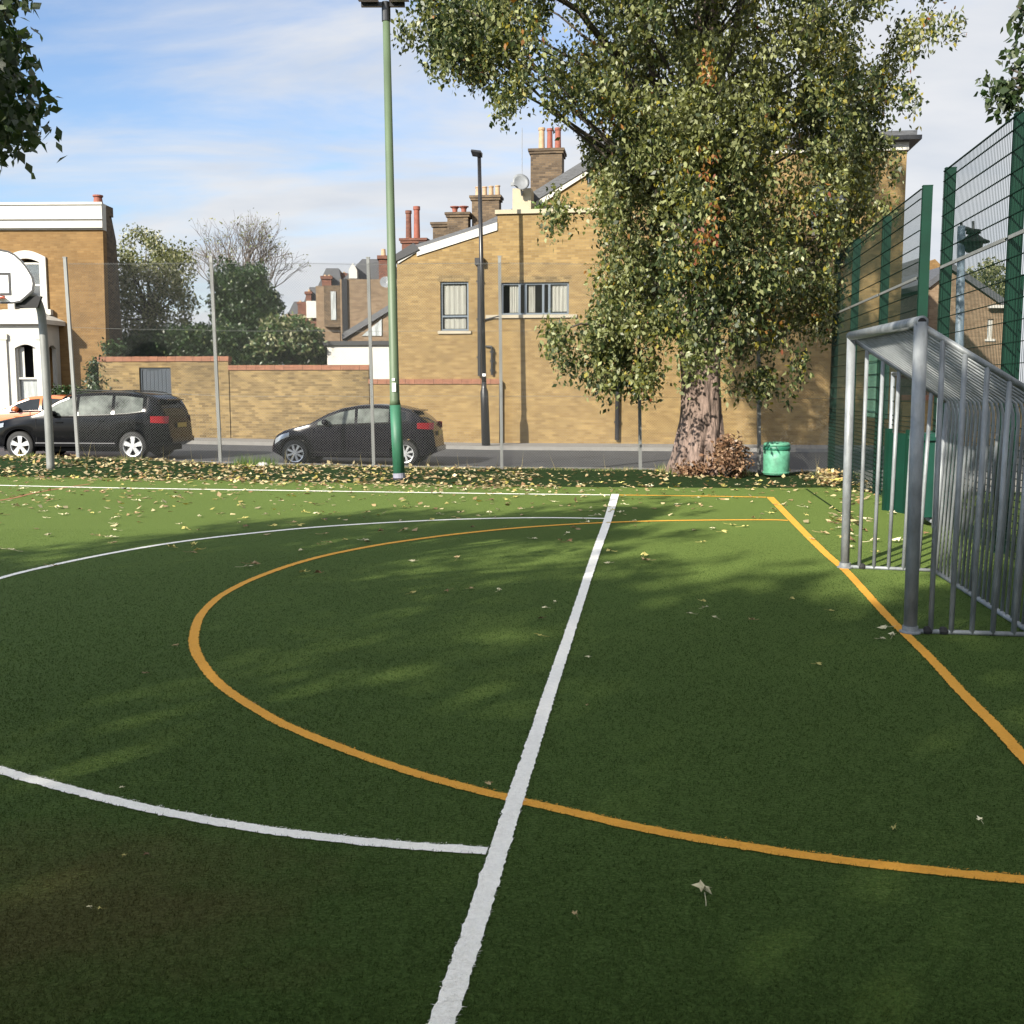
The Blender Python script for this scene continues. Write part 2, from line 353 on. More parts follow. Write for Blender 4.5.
k2 = N(n, 'ShaderNodeMath', operation='ADD'); L(k0.outputs[0], k2.inputs[0]); L(k1.outputs[0], k2.inputs[1])
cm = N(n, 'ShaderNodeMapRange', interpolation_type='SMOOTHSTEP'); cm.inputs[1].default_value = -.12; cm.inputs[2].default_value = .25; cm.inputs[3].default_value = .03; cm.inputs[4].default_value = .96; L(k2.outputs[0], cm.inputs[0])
n5 = N(n, 'ShaderNodeTexNoise', Scale=3.2, Detail=6.); L(mp.outputs[0], n5.inputs['Vector'])
cc = ramp(n, n5.outputs[0], [(.3, (2.95, 3.1, 3.35)), (.62, (3.45, 3.5, 3.6))])
mx = N(n, 'ShaderNodeMix', data_type='RGBA'); tint = N(n, 'ShaderNodeMix', data_type='RGBA', blend_type='MULTIPLY'); tint.inputs[0].default_value = 1; tint.inputs[7].default_value = (.62, .69, .82, 1); L(sky.outputs[0], tint.inputs[6]); L(cm.outputs[0], mx.inputs[0]); L(tint.outputs[2], mx.inputs[6]); L(cc, mx.inputs[7])
# unseen sky behind the camera, brightened toward the sun to lift ambient light
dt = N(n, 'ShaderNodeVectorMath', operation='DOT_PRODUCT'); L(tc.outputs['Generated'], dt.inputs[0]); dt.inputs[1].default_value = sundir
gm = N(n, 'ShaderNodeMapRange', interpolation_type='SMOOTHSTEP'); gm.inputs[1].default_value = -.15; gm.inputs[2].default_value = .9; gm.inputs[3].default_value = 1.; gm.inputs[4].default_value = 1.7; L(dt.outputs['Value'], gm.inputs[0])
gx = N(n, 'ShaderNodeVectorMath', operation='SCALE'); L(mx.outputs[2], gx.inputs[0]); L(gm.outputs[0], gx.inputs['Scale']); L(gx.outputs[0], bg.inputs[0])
sl = bpy.data.lights.new('sun', 'SUN'); sl.energy = 5.0; sl.angle = R(.53); sl.color = (1, .93, .80)
so = bpy.data.objects.new('sun', sl); COL.objects.link(so); so.rotation_euler = (-sundir).to_track_quat('-Z', 'Y').to_euler(); so.location = (-10, -20, 20)
scene.view_settings.view_transform = 'Standard'; scene.view_settings.look = 'None'; scene.view_settings.exposure = 1.12; scene.view_settings.gamma = 1
scene.render.engine = 'CYCLES'

# ------------------------------------------------------------------ ground
m = MB(); m.add([(-400, -200, -.42), (400, -200, -.42), (400, 900, -.42), (-400, 900, -.42)], [(0, 1, 2, 3)])
tag(m.build('ground', 'soil'), kind='structure')
# pitch surface: front polygon up to the verge edge
edge_px = [(-420, 466), (-200, 472), (0, 476.5), (120, 478), (240, 480.5), (400, 484), (520, 486.5), (640, 487.5), (760, 488), (842, 487.5), (862, 492)]
edge = [gnd(x, y) for x, y in edge_px]
poly = [(-30, -14), (9.5, -14), (9.5, edge[-1].y)] + [(p.x, p.y) for p in reversed(edge)] + [(-30, edge[0].y)]
m = MB(); tr = tessellate_polygon([[Vector((x, y, 0)) for x, y in poly]])
m.add([(x, y, 0) for x, y in poly], tr); tag(m.build('pitch', 'turf'), kind='structure')
def fenceY(X): return 21.7 - .04 * X if X < 1 else 21.66 - .12 * (X - 1)
back_px = [(-420, 457), (-200, 457), (0, 458), (78, 458.5), (150, 461), (221, 465.5), (300, 466.5), (400, 468.5), (500, 469.5), (640, 471), (700, 472), (760, 474), (842, 474)]
def backz(px):
    xs = [a for a, b in back_px]; return float(np.interp(px, xs, [b for a, b in back_px]))
def fpt(px, py):
    r = ray(px, py); Y = 21.7
    for _ in range(8): Y = fenceY(r.x / r.y * Y)
    return Vector((0, 0, CH)) + r * (Y / r.y)
m = MB(); rows = 10; cols = 120; pxs = np.linspace(-420, 860, cols)
for j in range(rows + 1):
    for px in pxs:
        e = gnd(px, float(np.interp(px, [a for a, b in edge_px], [b for a, b in edge_px]))); b_ = fpt(px, backz(px)) + Vector((0, .35, 0))
        t = j / rows; p = e.lerp(b_, t); p.z = e.z + (b_.z - e.z) * min(1, t * 1.6) ** .8
        p.z += .035 * (t > 0) * mnoise.noise(Vector((p.x * 2.5, p.y * 2.5, 0))) + (.012 if 0 < t else -.004)
        m.v.append(tuple(p))
for j in range(rows):
    for i in range(cols - 1):
        a = j * cols + i; m.f.append((a, a + 1, a + cols + 1, a + cols)); m.m.append(0)
VERGE = np.array(m.v).reshape(rows + 1, cols, 3)
tag(m.build('grass_verge', 'verge', smooth=True), kind='structure')
# street: near pavement, kerbs, road, far pavement in the street frame
def zs(s): return -.16 + .012 * max(0, -s)
def strip(name, d0, d1, dz, mt, kind='structure', s0=-60, s1=60):
    m = MB(); ss = [s0, -30, -20, -14, -10, -6, -3, 0, 10, 20, s1]
    for s in ss:
        for d, z in ((d0, -.3), (d0, zs(s) + dz), (d1, zs(s) + dz), (d1, -.3)): m.v.append(tuple(WO + WU * s + WN * d + Vector((0, 0, z))))
    for i in range(len(ss) - 1):
        a = i * 4
        for k in range(3): m.f.append((a + k, a + k + 1, a + k + 5, a + k + 4)); m.m.append(0)
    return tag(m.build(name, mt), kind=kind)
strip('pavement', -12.6, -10.75, .10, 'paving')
strip('kerb', -10.749, -10.62, .105, 'kerb')
strip('road', -10.619, -2.25, 0, 'asphalt')
strip('kerb', -2.249, -2.12, .105, 'kerb')
strip('pavement', -2.119, .6, .10, 'paving')

# ------------------------------------------------------------------ markings
def spline(pts, per=8):
    P = [Vector(p) for p in pts]; P = [P[0] * 2 - P[1]] + P + [P[-1] * 2 - P[-2]]; out = []
    for i in range(1, len(P) - 2):
        for k in range(per):
            t = k / per; a, b, c, d = P[i - 1:i + 3]
            out.append(.5 * ((2 * b) + (c - a) * t + (2 * a - 5 * b + 4 * c - d) * t * t + (3 * b - a - 3 * c + d) * t ** 3))
    out.append(P[-2]); return out
LINES = []
def resample(path, step):
    out = [path[0]]; acc = 0
    for a, b in zip(path, path[1:]):
        l = (b - a).length; k = max(1, int(round(l / step)))
        out += [a.lerp(b, (i + 1) / k) for i in range(k)]
    return out
def ribbon(name, path, w, mt, z=.004):
    path = resample([Vector((p[0], p[1], 0)) for p in path], .02); m = MB(); n_ = len(path)
    for i, p in enumerate(path):
        d = (path[min(i + 2, n_ - 1)] - path[max(i - 2, 0)]).normalized(); s = Vector((-d.y, d.x, 0))
        near = 1 if p.y < 12 else .4
        for sg in (-1, 1):
            j = random.gauss(0, .0022) * near; m.v.append(tuple(p + s * sg * (w / 2 * (1 + .7 * min(1, max(0, (p.y - 8) / 8))) + j) + Vector((0, 0, z))))
    for i in range(n_ - 1): m.f.append((2 * i, 2 * i + 1, 2 * i + 3, 2 * i + 2)); m.m.append(0)
    LINES.append((np.array([[p.x, p.y] for p in path]), w, mt))
    return tag(m.build(name, mt), kind='structure')
def G2(l): return [gnd(x, y) for x, y in l]
OA = [(788,520.6),(767,520),(712,520.3),(662,521),(612,522.5),(562,525),(511,528.7),(468.5,533),(431,537.5),(381,544.8),(331,554.5),(293.5,564.5),(256,578),(231,590),(215,600.5),(200,617),(193.8,637.5),(197,655),(212.5,677.5),(232.5,694.5),(255,708.7),(285,725.5),(343.3,749.3),(401.5,769.7),(459.7,786.4),(506,797.8),(570,812.7),(628,826),(686.6,837.5),(745,847),(803,856),(871.5,864.8),(944,872.8),(1017,879.7),(1120,887),(1250,893)]
WA = [(604.5,518.7),(560,518),(511,518.2),(456,519.6),(406,521.8),(356,524.6),(306,528.2),(256,533),(200,539.3),(150,546.6),(100,555.6),(50,566),(0,578.5),(-90,607),(-160,650),(-175,690),(-120,728),(0,770.5),(50,784.7),(100,798),(150,809.6),(200,819.7),(255,829),(314,837),(372.4,843.2),(430.6,848.2),(487,851.7)]
ribbon('line_marking', spline(G2([(-330,479),(-150,482),(0,485.5),(128,488.3),(256,490.2),(400,492.4),(512,494),(610,495.1)]), 6), .058, 'line_white')
ribbon('line_marking', spline(G2([(619,495.2),(700,496.2),(766,497.4)]), 6), .058, 'line_yellow')
ribbon('line_marking', spline(G2(OA), 8), .062, 'line_yellow', .004)
ribbon('line_marking', spline(G2(WA), 8), .060, 'line_white', .004)
ribbon('line_marking', spline(G2([(770,497.4),(791.8,520),(810.5,539),(828,556),(845.5,571),(864,591),(883,612),(903,632.5),(920.5,649),(938,667),(958,689),(980.5,712),(996,727.5),(1021,755),(1070,808),(1150,900),(1260,1040)]), 5), .064, 'line_yellow', .006)
ribbon('line_marking', spline(G2([(615.3,494.5),(607.8,520),(598.8,545),(589.7,572),(573.5,622),(556.2,674),(540,724),(516.8,796),(499,851),(483.5,900.6),(459.9,973.4),(441.6,1028),(405,1140),(340,1340)]), 5), .068, 'line_white', .008)
ribbon('line_marking', spline(G2([(-120,517),(0,500.5),(30,494),(60,488.5),(90,484)]), 6), .05, 'line_red', .003)
ribbon('seam_marking', spline(G2([(806,489),(822,500),(838,511),(862,528)]), 5), .02, 'verge', .005)

# near turf pile as real blades (thinning with distance); blades standing on a line take its colour
def turf_pile():
    nb = 520000
    y = 2.3 + (rng.random(nb) ** 1.9) * 10; x = (rng.random(nb) - .5) * (y * 1.12 + 1.2)
    y = y + 0.0
    h = (.005 + .006 * rng.random(nb)) * np.clip((13.5 - y) / 8, .2, 1); a = rng.random(nb) * 2 * np.pi; wd = .0011 + .0002 * y
    lean = rng.normal(0, .006, (nb, 2)) + np.array([.002, -.001])
    mi = np.zeros(nb, int)
    ordered = {'line_white': 1, 'line_yellow': 2}
    for path, wid, mt in LINES:
        if mt not in ordered: continue
        sel = path[(path[:, 1] > 1.8) & (path[:, 1] < 9.6)]
        if len(sel) < 2: continue
        # grid lookup of line points
        cell = .05; g = {}
        for i, p in enumerate(sel): g.setdefault((int(p[0] // cell), int(p[1] // cell)), []).append(i)
        keys = set()
        for kx, ky in g:
            for dx in (-1, 0, 1):
                for dy in (-1, 0, 1): keys.add((kx + dx) * 100000 + ky + dy)
        ks = np.array(list(keys)); code = np.floor(x / cell).astype(int) * 100000 + np.floor(y / cell).astype(int)
        cand = np.nonzero(np.isin(code, ks))[0]
        for c0 in range(0, len(cand), 2000):
            cc_ = cand[c0:c0 + 2000]; d = np.sqrt(((np.stack([x[cc_], y[cc_]], 1)[:, None, :] - sel[None, ::1, :]) ** 2).sum(2)).min(1)
            mi[cc_[d < wid / 2 + .001 * rng.normal(0, 1, len(cc_))]] = ordered[mt]
    P = np.stack([x, y, np.full(nb, .002)], 1); s = np.stack([np.cos(a) * wd, np.sin(a) * wd, np.zeros(nb)], 1)
    P[mi > 0, 2] = .009
    tip = P + np.stack([lean[:, 0], lean[:, 1], h * np.where(mi > 0, .22, 1)], 1)
    v = np.stack([P - s, P + s, tip], 1).reshape(-1, 3)
    o = quadmesh('turf_pile', v, nb, [M['blade'], M['line_white'], M['line_yellow']], mi, None, 3)
    tag(o, 'short green artificial grass pile of the pitch surface', 'artificial grass', kind='stuff')
turf_pile()

# ------------------------------------------------------------------ building across the road
def rect(x0, z0, x1, z1): return [(x0, z0), (x1, z0), (x1, z1), (x0, z1)]
def prect(px0, py0, px1, py1, d=0.):
    a = wl(px0, py1, d); b = wl(px1, py0, d); return (a[0], a[1], b[0], b[1])
def window(root, r, d, mullions=(), transoms=(), fr='grey_frame', fw=.06, panes='glass', curtain=None, sill=True, name='window', sillm='stone', arch=0):
    """a framed window set in a hole r=(s0,z0,s1,z1) of a wall whose face is at depth d"""
    s0, z0, s1, z1 = r; m = MB(); y0, y1 = d + .07, d + .13
    m.box((s0, y0, z0), (s0 + fw, y1, z1)).box((s1 - fw, y0, z0), (s1, y1, z1)).box((s0 + fw, y0, z0), (s1 - fw, y1, z0 + fw)).box((s0 + fw, y0, z1 - fw), (s1 - fw, y1, z1))
    for t in mullions: x = s0 + (s1 - s0) * t; m.box((x - fw * .6, y0 - .005, z0 + fw), (x + fw * .6, y1 - .01, z1 - fw))
    for t in transoms: z = z0 + (z1 - z0) * t; m.box((s0 + fw, y0 + .004, z - fw * .45), (s1 - fw, y1 - .014, z + fw * .45))
    f = m.build(name, fr, root, local=True)
    MB().box((s0 + fw, y1 - .03, z0 + fw), (s1 - fw, y1 - .02, z1 - fw)).build('pane', M[panes] if isinstance(panes, str) else panes, f, local=True)
    if curtain:
        for i, (a, b, c, e) in enumerate(curtain):
            m = MB(); k = 14
            for q in range(k + 1):
                x = s0 + (s1 - s0) * (a + (b - a) * q / k); yy = y1 + .025 + .012 * math.sin(q * 1.9)
                m.v += [(x, yy, z0 + (z1 - z0) * c), (x, yy, z0 + (z1 - z0) * e)]
            for q in range(k): m.f.append((2 * q, 2 * q + 2, 2 * q + 3, 2 * q + 1)); m.m.append(0)
            m.build('curtain', 'lace', f, local=True)
    if sill: MB().box((s0 - .08, d - .06, z0 - .09), (s1 + .08, d + .1, z0 - .001)).build('sill', sillm, f, local=True)
    return f
# see-through glass so curtains and dark rooms show behind
def clearglass():
    m, n, b = nt('clear_window_glass'); b.inputs['Base Color'].default_value = (.9, .9, .9, 1); b.inputs['Roughness'].default_value = .02
    tr = N(n, 'ShaderNodeBsdfTransparent'); tr.inputs[0].default_value = (.94, .94, .93, 1); gl = N(n, 'ShaderNodeBsdfGlossy', Roughness=.02)
    ms = N(n, 'ShaderNodeMixShader'); ms.inputs[0].default_value = .09; n.links.new(tr.outputs[0], ms.inputs[1]); n.links.new(gl.outputs[0], ms.inputs[2])
    n.links.new(ms.outputs[0], n.nodes['Material Output'].inputs[0]); return m
M['clear'] = clearglass()

A = street('brick_building', 'large buff brick building with a flat parapet, slanted white roof edge and grey windows', 'building')
sL = wl(398.5, 400)[0]; sM = wl(602, 200)[0]; sR = wl(901, 300)[0]
W1 = prect(440.5, 281.5, 468.5, 331); W2 = prect(501, 282, 569, 315)
zP = wl(498, 214.5)[1]; sP = wl(497.5, 214)[0]
front = [(sL, -.35), (sR, -.35), (sR, 8.85), (sM, 8.85), (sM, zP), (sP, zP), (sP, wl(497, 226)[1]), wl(417, 250), (sL, wl(398, 263)[1])]
# upper windows of the tall block, mostly behind the tree
W3 = (wl(640, 300)[0], 4.25, wl(640, 300)[0] + 2.0, 5.3); W4 = (wl(812, 180)[0], 6.3, wl(812, 180)[0] + 1.0, 7.7)
m = MB().slab(front, 0, .3, [rect(*W1), rect(*W2), rect(*W3), rect(*W4)]); wallA = m.build('wall', 'brick_new', A, local=True)
m = MB().box((sL, .31, -.35), (sL + .3, 6, wl(398, 266)[1] - .05)).box((sR - .3, .31, -.35), (sR, 10, 8.8)).box((sL + .3, 5.7, -.35), (sR - .3, 6, 4.9)).box((sM, 9.7, -.35), (sR - .3, 10, 8.8)).box((sM - .3, 1.9, zP), (sM, 10, 8.8))
m.build('wall', 'brick_new', A, local=True)
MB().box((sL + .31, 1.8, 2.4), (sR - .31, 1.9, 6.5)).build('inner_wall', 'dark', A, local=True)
window(A, W1, 0, (), (.3,), curtain=[(.12, .88, .34, .93), (.12, .88, .05, .26)], panes='clear')
window(A, W2, 0, (.27, .36, .62, .71), (), curtain=[(.12, .27, .08, .93), (.4, .5, .08, .93), (.74, .98, .1, .93)], panes='clear', sill=False)
window(A, W3, 0, (.5,), (.3,)); window(A, W4, 0, (), (.5,))
for W_ in (W1, W2):
    m = MB(); k = int((W_[2] - W_[0] + .2) / .08)
    for i in range(k): u = W_[0] - .1 + .08 * i; m.box((u, -.006, W_[3] + .004), (u + .07, .02, W_[3] + .2))
    m.build('lintel', 'brick_wall', A, local=True)
a = wl(486, 317); b = wl(577, 317); MB().box((a[0], -.07, W2[1] - .1), (b[0], .02, W2[1] - .003)).build('sill', 'stone', A, local=True)
# parapet coping, barge board, gutter
MB().box((sP - .07, -.08, zP + .003), (sM + .0, .42, zP + .13)).build('parapet_coping', 'cream', A, local=True)
p0 = wl(417, 250.5); p1 = wl(503.5, 224.5); q0 = wl(398, 262)
m = MB(); hh = .22
for (a, b, h2) in ((p0, (sP - .004, p1[1]), hh), (q0, p0, .07)):
    m.slab([(a[0], a[1] - h2 * .8), (b[0], b[1] - h2 * .8), (b[0], b[1] + h2 * .3), (a[0], a[1] + h2 * .3)], -.05, -.003)
m.build('barge_board', 'white_paint', A, local=True)
m = MB().slab([(q0[0] - .3, q0[1] - .1), (q0[0] - .25, q0[1] + .12), (p0[0] - .1, p0[1] + .22), (p0[0] + .1, p0[1] + .02)], -.1, .3)
m.build('gutter', 'black_metal', A, local=True)
rf = MB().slab([(q0[0] - .1, q0[1] + .03), (p0[0], p0[1] + .075), (sP - .01, p1[1] + .075), (sP - .01, p1[1] + .19), (p0[0], p0[1] + .19), (q0[0] - .1, q0[1] + .15)], 0, 6.0).build('roof', 'slate', A, local=True)
MB().box((sP, .43, zP - .35), (sM, 6.0, zP - .2)).build('roof_terrace', 'stone', A, local=True)
MB().box((sM - .12, -.35, 8.86), (sR + .33, 10.1, 8.98)).build('eaves', 'black_metal', A, local=True)
MB().box((sM - .02, -.07, 8.62), (sR + .04, -.003, 8.855)).build('fascia', 'white_paint', A, local=True)
MB().box((sM - .1, -.3, 8.985), (sR + .2, 10, 9.12)).build('roof', 'slate', A, local=True)
# downpipes
def pipe(px, y0, y1, d=-.09, r=.055, hopper=False, mt='black_metal', kick=None):
    s0, z0 = wl(px, y1, d); s1, z1 = wl(px, y0, d); m = MB().tube([(s0, d, z0), (s0, d, z1)], r, 10)
    if hopper: m.box((s0 - .14, d - .1, z1 - .1), (s0 + .14, d + .08, z1 + .12))
    if kick: m.tube([(s0 - .2, d + .06, z1 + .02), (s0, d, z1)], r, 8)
    for k in range(3): z = z0 + (z1 - z0) * (k + .5) / 3; m.box((s0 - r - .03, d - .03, z - .03), (s0 + r + .03, d + .088, z + .03))
    m.build('downpipe', mt, A, local=True, smooth=False)
pipe(480, 262, 376, hopper=True, r=.075); pipe(492, 347, 375, r=.04, kick=True); pipe(617, 330, 440, r=.07)
s_, z_ = wl(484, 320); MB().tube([(s_, -.05, z_), (wl(500, 316)[0], -.05, wl(500, 316)[1])], .03, 8).build('cable_pipe', 'black_metal', A, local=True)
# set-back upper gable with terrace window, cream dormer, dish
d2 = 2.6
g = [wl(541, 216, d2), wl(606, 216, d2), wl(606, 157, d2), wl(600, 158, d2), wl(589, 169, d2), wl(541, 197.5, d2)]
WT = prect(543.5, 204, 571, 214, d2); WT2 = prect(587, 176, 594.5, 184.5, d2)
MB().slab(g, d2, d2 + .3, [rect(WT[0], WT[1] + .05, WT[2], WT[3]), rect(*WT2)]).build('wall', 'brick_new', A, local=True)
window(A, (WT[0], WT[1] + .05, WT[2], WT[3]), d2, (.33, .66), (), fr='white_paint', panes='glass_pale'); window(A, WT2, d2, panes='glass', sill=False)
a, b = wl(536, 204, d2), wl(590, 169.5, d2)
MB().slab([(a[0], a[1] - .12), (b[0], b[1] - .12), (b[0], b[1] + .07), (a[0], a[1] + .07)], d2 - .08, d2 - .004).build('barge_board', 'white_paint', A, local=True)
a2, b2, c2 = wl(528, 206, d2), wl(597, 160, d2), wl(526, 197, d2)
MB().slab([(a2[0], a2[1]), (b[0] + .1, b[1] + .08), (b2[0], b2[1] + .1), (b2[0] - .3, b2[1] + .05), c2], d2 - .12, d2 + 5).build('roof', 'slate', A, local=True)
c0 = prect(512.5, 188, 531, 215, d2 - 1)
MB().box((c0[0], d2 - 1, c0[1] - .2), (c0[2], d2 - .1, c0[3])).build('dormer', 'cream', A, local=True)
s_, z_ = wl(520.5, 183, d2 - 1.3)
m = MB(); k = 20; prof = [(0, 0), (.12, .015), (.2, .04), (.27, .08), (.275, .085), (.2, .05), (.12, .025), (0, .012)]
fr = Matrix.Translation((s_, d2 - 1.3, z_)) @ Matrix.Rotation(R(72), 4, 'X') @ Matrix.Rotation(R(20), 4, 'Y')
mm = MB().lathe((0, 0, 0), [(r_ if r_ else .001, z) for r_, z in prof], 22); mm.v = [tuple(fr @ Vector(v)) for v in mm.v]
dish = thing('satellite_dish', 'round grey satellite dish on the cream dormer beside the tall chimney', 'satellite dish', WO, WROT)
mm.build('reflector', 'dish', dish, local=True, smooth=True)
MB().tube([(s_, d2 - 1.25, z_ - .05), (s_ + .02, d2 - 1.1, z_ - .35), (s_ + .02, d2 - 1.0, c0[3] - .1)], .03, 8).tube([(s_, d2 - 1.35, z_ - .2), (s_ - .2, d2 - 1.6, z_ - .1)], .015, 6).box((s_ - .27, d2 - 1.66, z_ - .14), (s_ - .17, d2 - 1.56, z_ - .04)).build('bracket', 'dish', dish, local=True)
s_, z_ = wl(522, 206, 3.); s1_, z1_ = wl(521.5, 128, 3.)
aer = MB().tube([(s_, 3., z_), (s_, 3., z1_)], .012, 6).build('aerial_mast', 'dish', A, local=True)
# roof terrace plant
pl = thing('terrace_plant', 'yellow-green bushy plant on the roof terrace by the cream dormer', 'plant', (WO + WU * wl(537, 210, 1.5)[0] + WN * 1.5 + Vector((0, 0, zP - .2))))
c_ = np.array([[pl.location.x, pl.location.y, zP + .25]] * 14) + rng.normal(0, .16, (14, 3))
leaves('foliage', c_, 30, .2, .1, [GB[0], LO[1]], pl, [.6, .4], .1)

# neighbouring terrace whose chimneys stand above the slanted roof
nb_ = street('terraced_house', 'old terraced house with sooty chimneys rising behind the slanted white roof edge', 'house')
d3 = 6.4
MB().slab([wl(404, 280, d3), wl(600, 280, d3), wl(600, 168, d3), wl(530, 200, d3), wl(470, 229, d3), wl(404, 262, d3)], d3, d3 + 7).build('roof', 'slate', nb_, local=True)
MB().box((wl(408, 280, d3)[0], d3 + .2, -.3), (wl(598, 280, d3)[0], d3 + 6.8, wl(500, 281, d3)[1])).build('wall', 'brick_old', nb_, local=True)
def chimney(root, x0, x1, ytop, ybot, d, pots, br='brick_old', depth=.6, cap=True):
    a = wl(x0, ybot, d); b = wl(x1, ytop, d); m = MB().box((a[0], d, a[1]), (b[0], d + depth, b[1] - .18))
    if cap: m.box((a[0] - .05, d - .05, b[1] - .179), (b[0] + .05, d + depth + .05, b[1] - .09)).box((a[0] - .09, d - .09, b[1] - .089), (b[0] + .09, d + depth + .09, b[1]))
    c = m.build('chimney', br, root, local=True)
    for (p0, p1, yt, mt, flare) in pots:
        u = wl((p0 + p1) / 2, ytop, d); v = wl((p0 + p1) / 2, yt, d); r_ = abs(wl(p1, ytop, d)[0] - wl(p0, ytop, d)[0]) / 2; h_ = v[1] - u[1]
        MB().lathe((u[0], d + depth / 2, b[1]), [(r_ * (1 if not flare else .7), 0), (r_ * (.9 if not flare else .75), h_ * .6), (r_ * (.88 if not flare else 1.1), h_ * .88), (r_ * (1.08 if not flare else 1.4), h_ * .9), (r_ * (1.08 if not flare else 1.4), h_), (r_ * .7, h_), (r_ * .7, h_ * .8)], 14).build('chimney_pot', mt, c, local=True)
    return c
chimney(nb_, 402, 425, 238, 266, d3 + .6, [(404, 410, 209, 'brick_red', 0), (412, 418.5, 205, 'pot_red', 0)], 'brick_red')
chimney(nb_, 433, 450, 222, 250, d3 + .8, [], 'brick_old'); chimney(nb_, 447.5, 468, 212, 248, d3 + .7, [(450, 457, 205, 'pot_red', 1), (459, 466, 205, 'pot_red', 1)])
chimney(nb_, 472, 499, 195, 240, d3 + 1., [(474, 479.5, 185, 'pot_buff', 0), (481, 486, 185, 'pot_buff', 0), (487.5, 492.5, 184.5, 'pot_buff', 0), (494, 499, 184, 'pot_buff', 0)])
chimney(nb_, 530.5, 562, 148, 215, d3 - .5, [(537, 543.5, 124, 'pot_buff', 0), (545.5, 551.5, 125, 'pot_red', 0), (553.5, 560, 124.5, 'pot_red', 0)], depth=1.0)
# side extension: white box and lean-to
ex = street('white_extension', 'low white rendered extension with a dark flat roof edge behind the garden wall', 'extension')
d4 = 3.0
a = wl(328, 400, d4); b = wl(394, 345, d4); MB().box((a[0], d4, -.3), (b[0], d4 + 4, b[1])).build('wall', 'white_paint', ex, local=True)
MB().box((a[0] - .12, d4 - .12, b[1]), (b[0], d4 + 4.1, b[1] + .14)).build('roof', 'black_metal', ex, local=True)
lt = street('lean_to', 'grey slate lean-to roof sloping against the terrace behind the white extension', 'outbuilding')
d5 = 8.
MB().slab([wl(346, 343, d5), wl(397, 343, d5), wl(397, 305, d5), wl(350, 336, d5)], d5, d5 + 4).build('wall', 'brick_far', lt, local=True)
a, b = wl(343, 340, d5), wl(398, 300, d5); MB().slab([a, (b[0], b[1] - .25), b, (a[0], a[1] + .25)], d5 - .15, d5 + 4.2).build('roof', 'slate', lt, local=True)
a, b = wl(362, 336, d5), wl(382, 319, d5); MB().slab([a, (b[0], a[1]), b], d5 - .05, d5 - .01).build('window', 'glass_pale', lt, local=True)
# houses of the side street, further and further away
def far_house(px0, px1, ytop, ybot, Y, label, gap=None, bay=True, mt='brick_far', depth=9):
    o = at(px0, 400, Y); t = thing('terraced_house', label, 'house', (o.x, Y, 0), R(4))
    w_ = at(px1, 400, Y).x - o.x; zt = at(px0, ytop, Y).z
    MB().box((0, 0, -.4), (w_, depth, zt)).build('wall', mt, t, local=True)
    rfz = zt + 1.2
    m = MB().slab([(-.1, zt + .003), (w_ + .1, zt + .003), (w_ * .9, rfz), (w_ * .35, rfz)], 1.5, depth).build('roof', 'slate', t, local=True) if gap != 'flat' else None
    return t, w_, zt
t, w_, zt = far_house(342, 400, 279, 400, 56, 'brick terraced house with a pale gable window far behind the white extension')
a = at(347, 279, 55) ; 
def lp(t, px, py, Y): v = wmat(t).inverted() @ at(px, py, Y); return v
v = lp(t, 341.5, 279, 55.9); MB().box((v.x, -.12, 0), (v.x + .28, -.004, zt)).build('downpipe', 'black_metal', t, local=True)
v0 = lp(t, 349, 278.5, 56.5); v1 = lp(t, 357, 268, 56.5); MB().slab([(v0.x, v0.z), (v1.x, v0.z), (v1.x, v1.z - .1), ((v0.x + v1.x) / 2, v1.z + .25), (v0.x, v1.z - .1)], .4, 1.4).build('dormer', 'white_paint', t, local=True)
def fchim(t, x0, x1, yt, yb, Y, pots, mt='brick_red'):
    v0 = lp(t, x0, yb, Y); v1 = lp(t, x1, yt, Y); m = MB().box((v0.x, v0.y, v0.z), (v1.x, v0.y + .9, v1.z)).box((v0.x - .08, v0.y - .08, v1.z), (v1.x + .08, v0.y + .98, v1.z + .18)); c = m.build('chimney', mt, t, local=True)
    for p0, p1, y in pots:
        u0 = lp(t, p0, yt, Y); u1 = lp(t, p1, y, Y); MB().lathe(((u0.x + u1.x) / 2, v0.y + .45, v1.z + .18), [(abs(u1.x - u0.x) / 2, 0), (abs(u1.x - u0.x) / 2 * .8, u1.z - v1.z - .18)], 10).build('chimney_pot', 'pot_buff', c, local=True)
fchim(t, 379, 394, 259, 285, 57, [(380.5, 385.5, 248), (387, 392.5, 249)])
v0 = lp(t, 386, 283, 55.5); m = MB().lathe((0, 0, 0), [(.01, 0), (.3, .1), (.31, .12), (.01, .03)], 16); m.v = [tuple(v0 + Matrix.Rotation(R(70), 3, 'X') @ Vector(v)) for v in m.v]
m.build('satellite_dish', 'dish', t, local=True)
t, w_, zt = far_house(318, 341, 286, 400, 64, 'terraced house with a tall grey bay window, left of the far pale brick wall')
v0 = lp(t, 331, 322, 63.9); v1 = lp(t, 338, 292, 63.9)
MB().box((v0.x - .35, -.5, v0.z - .3), (v1.x + .15, -.004, v1.z + .35)).build('bay', 'brick_old', t, local=True); MB().box((v0.x + .05, -.56, v0.z + .1), (v1.x - .1, -.505, v1.z)).build('window', 'glass_pale', t, local=True)
fchim(t, 322, 331, 279, 290, 65, [(323, 326, 274), (327, 330, 274)]); fchim(t, 337, 346, 276, 290, 66, [(338, 341, 271), (342, 345, 271)])
t, w_, zt = far_house(304, 320, 302, 400, 78, 'narrow reddish terraced house third along the side street', mt='brick_red')
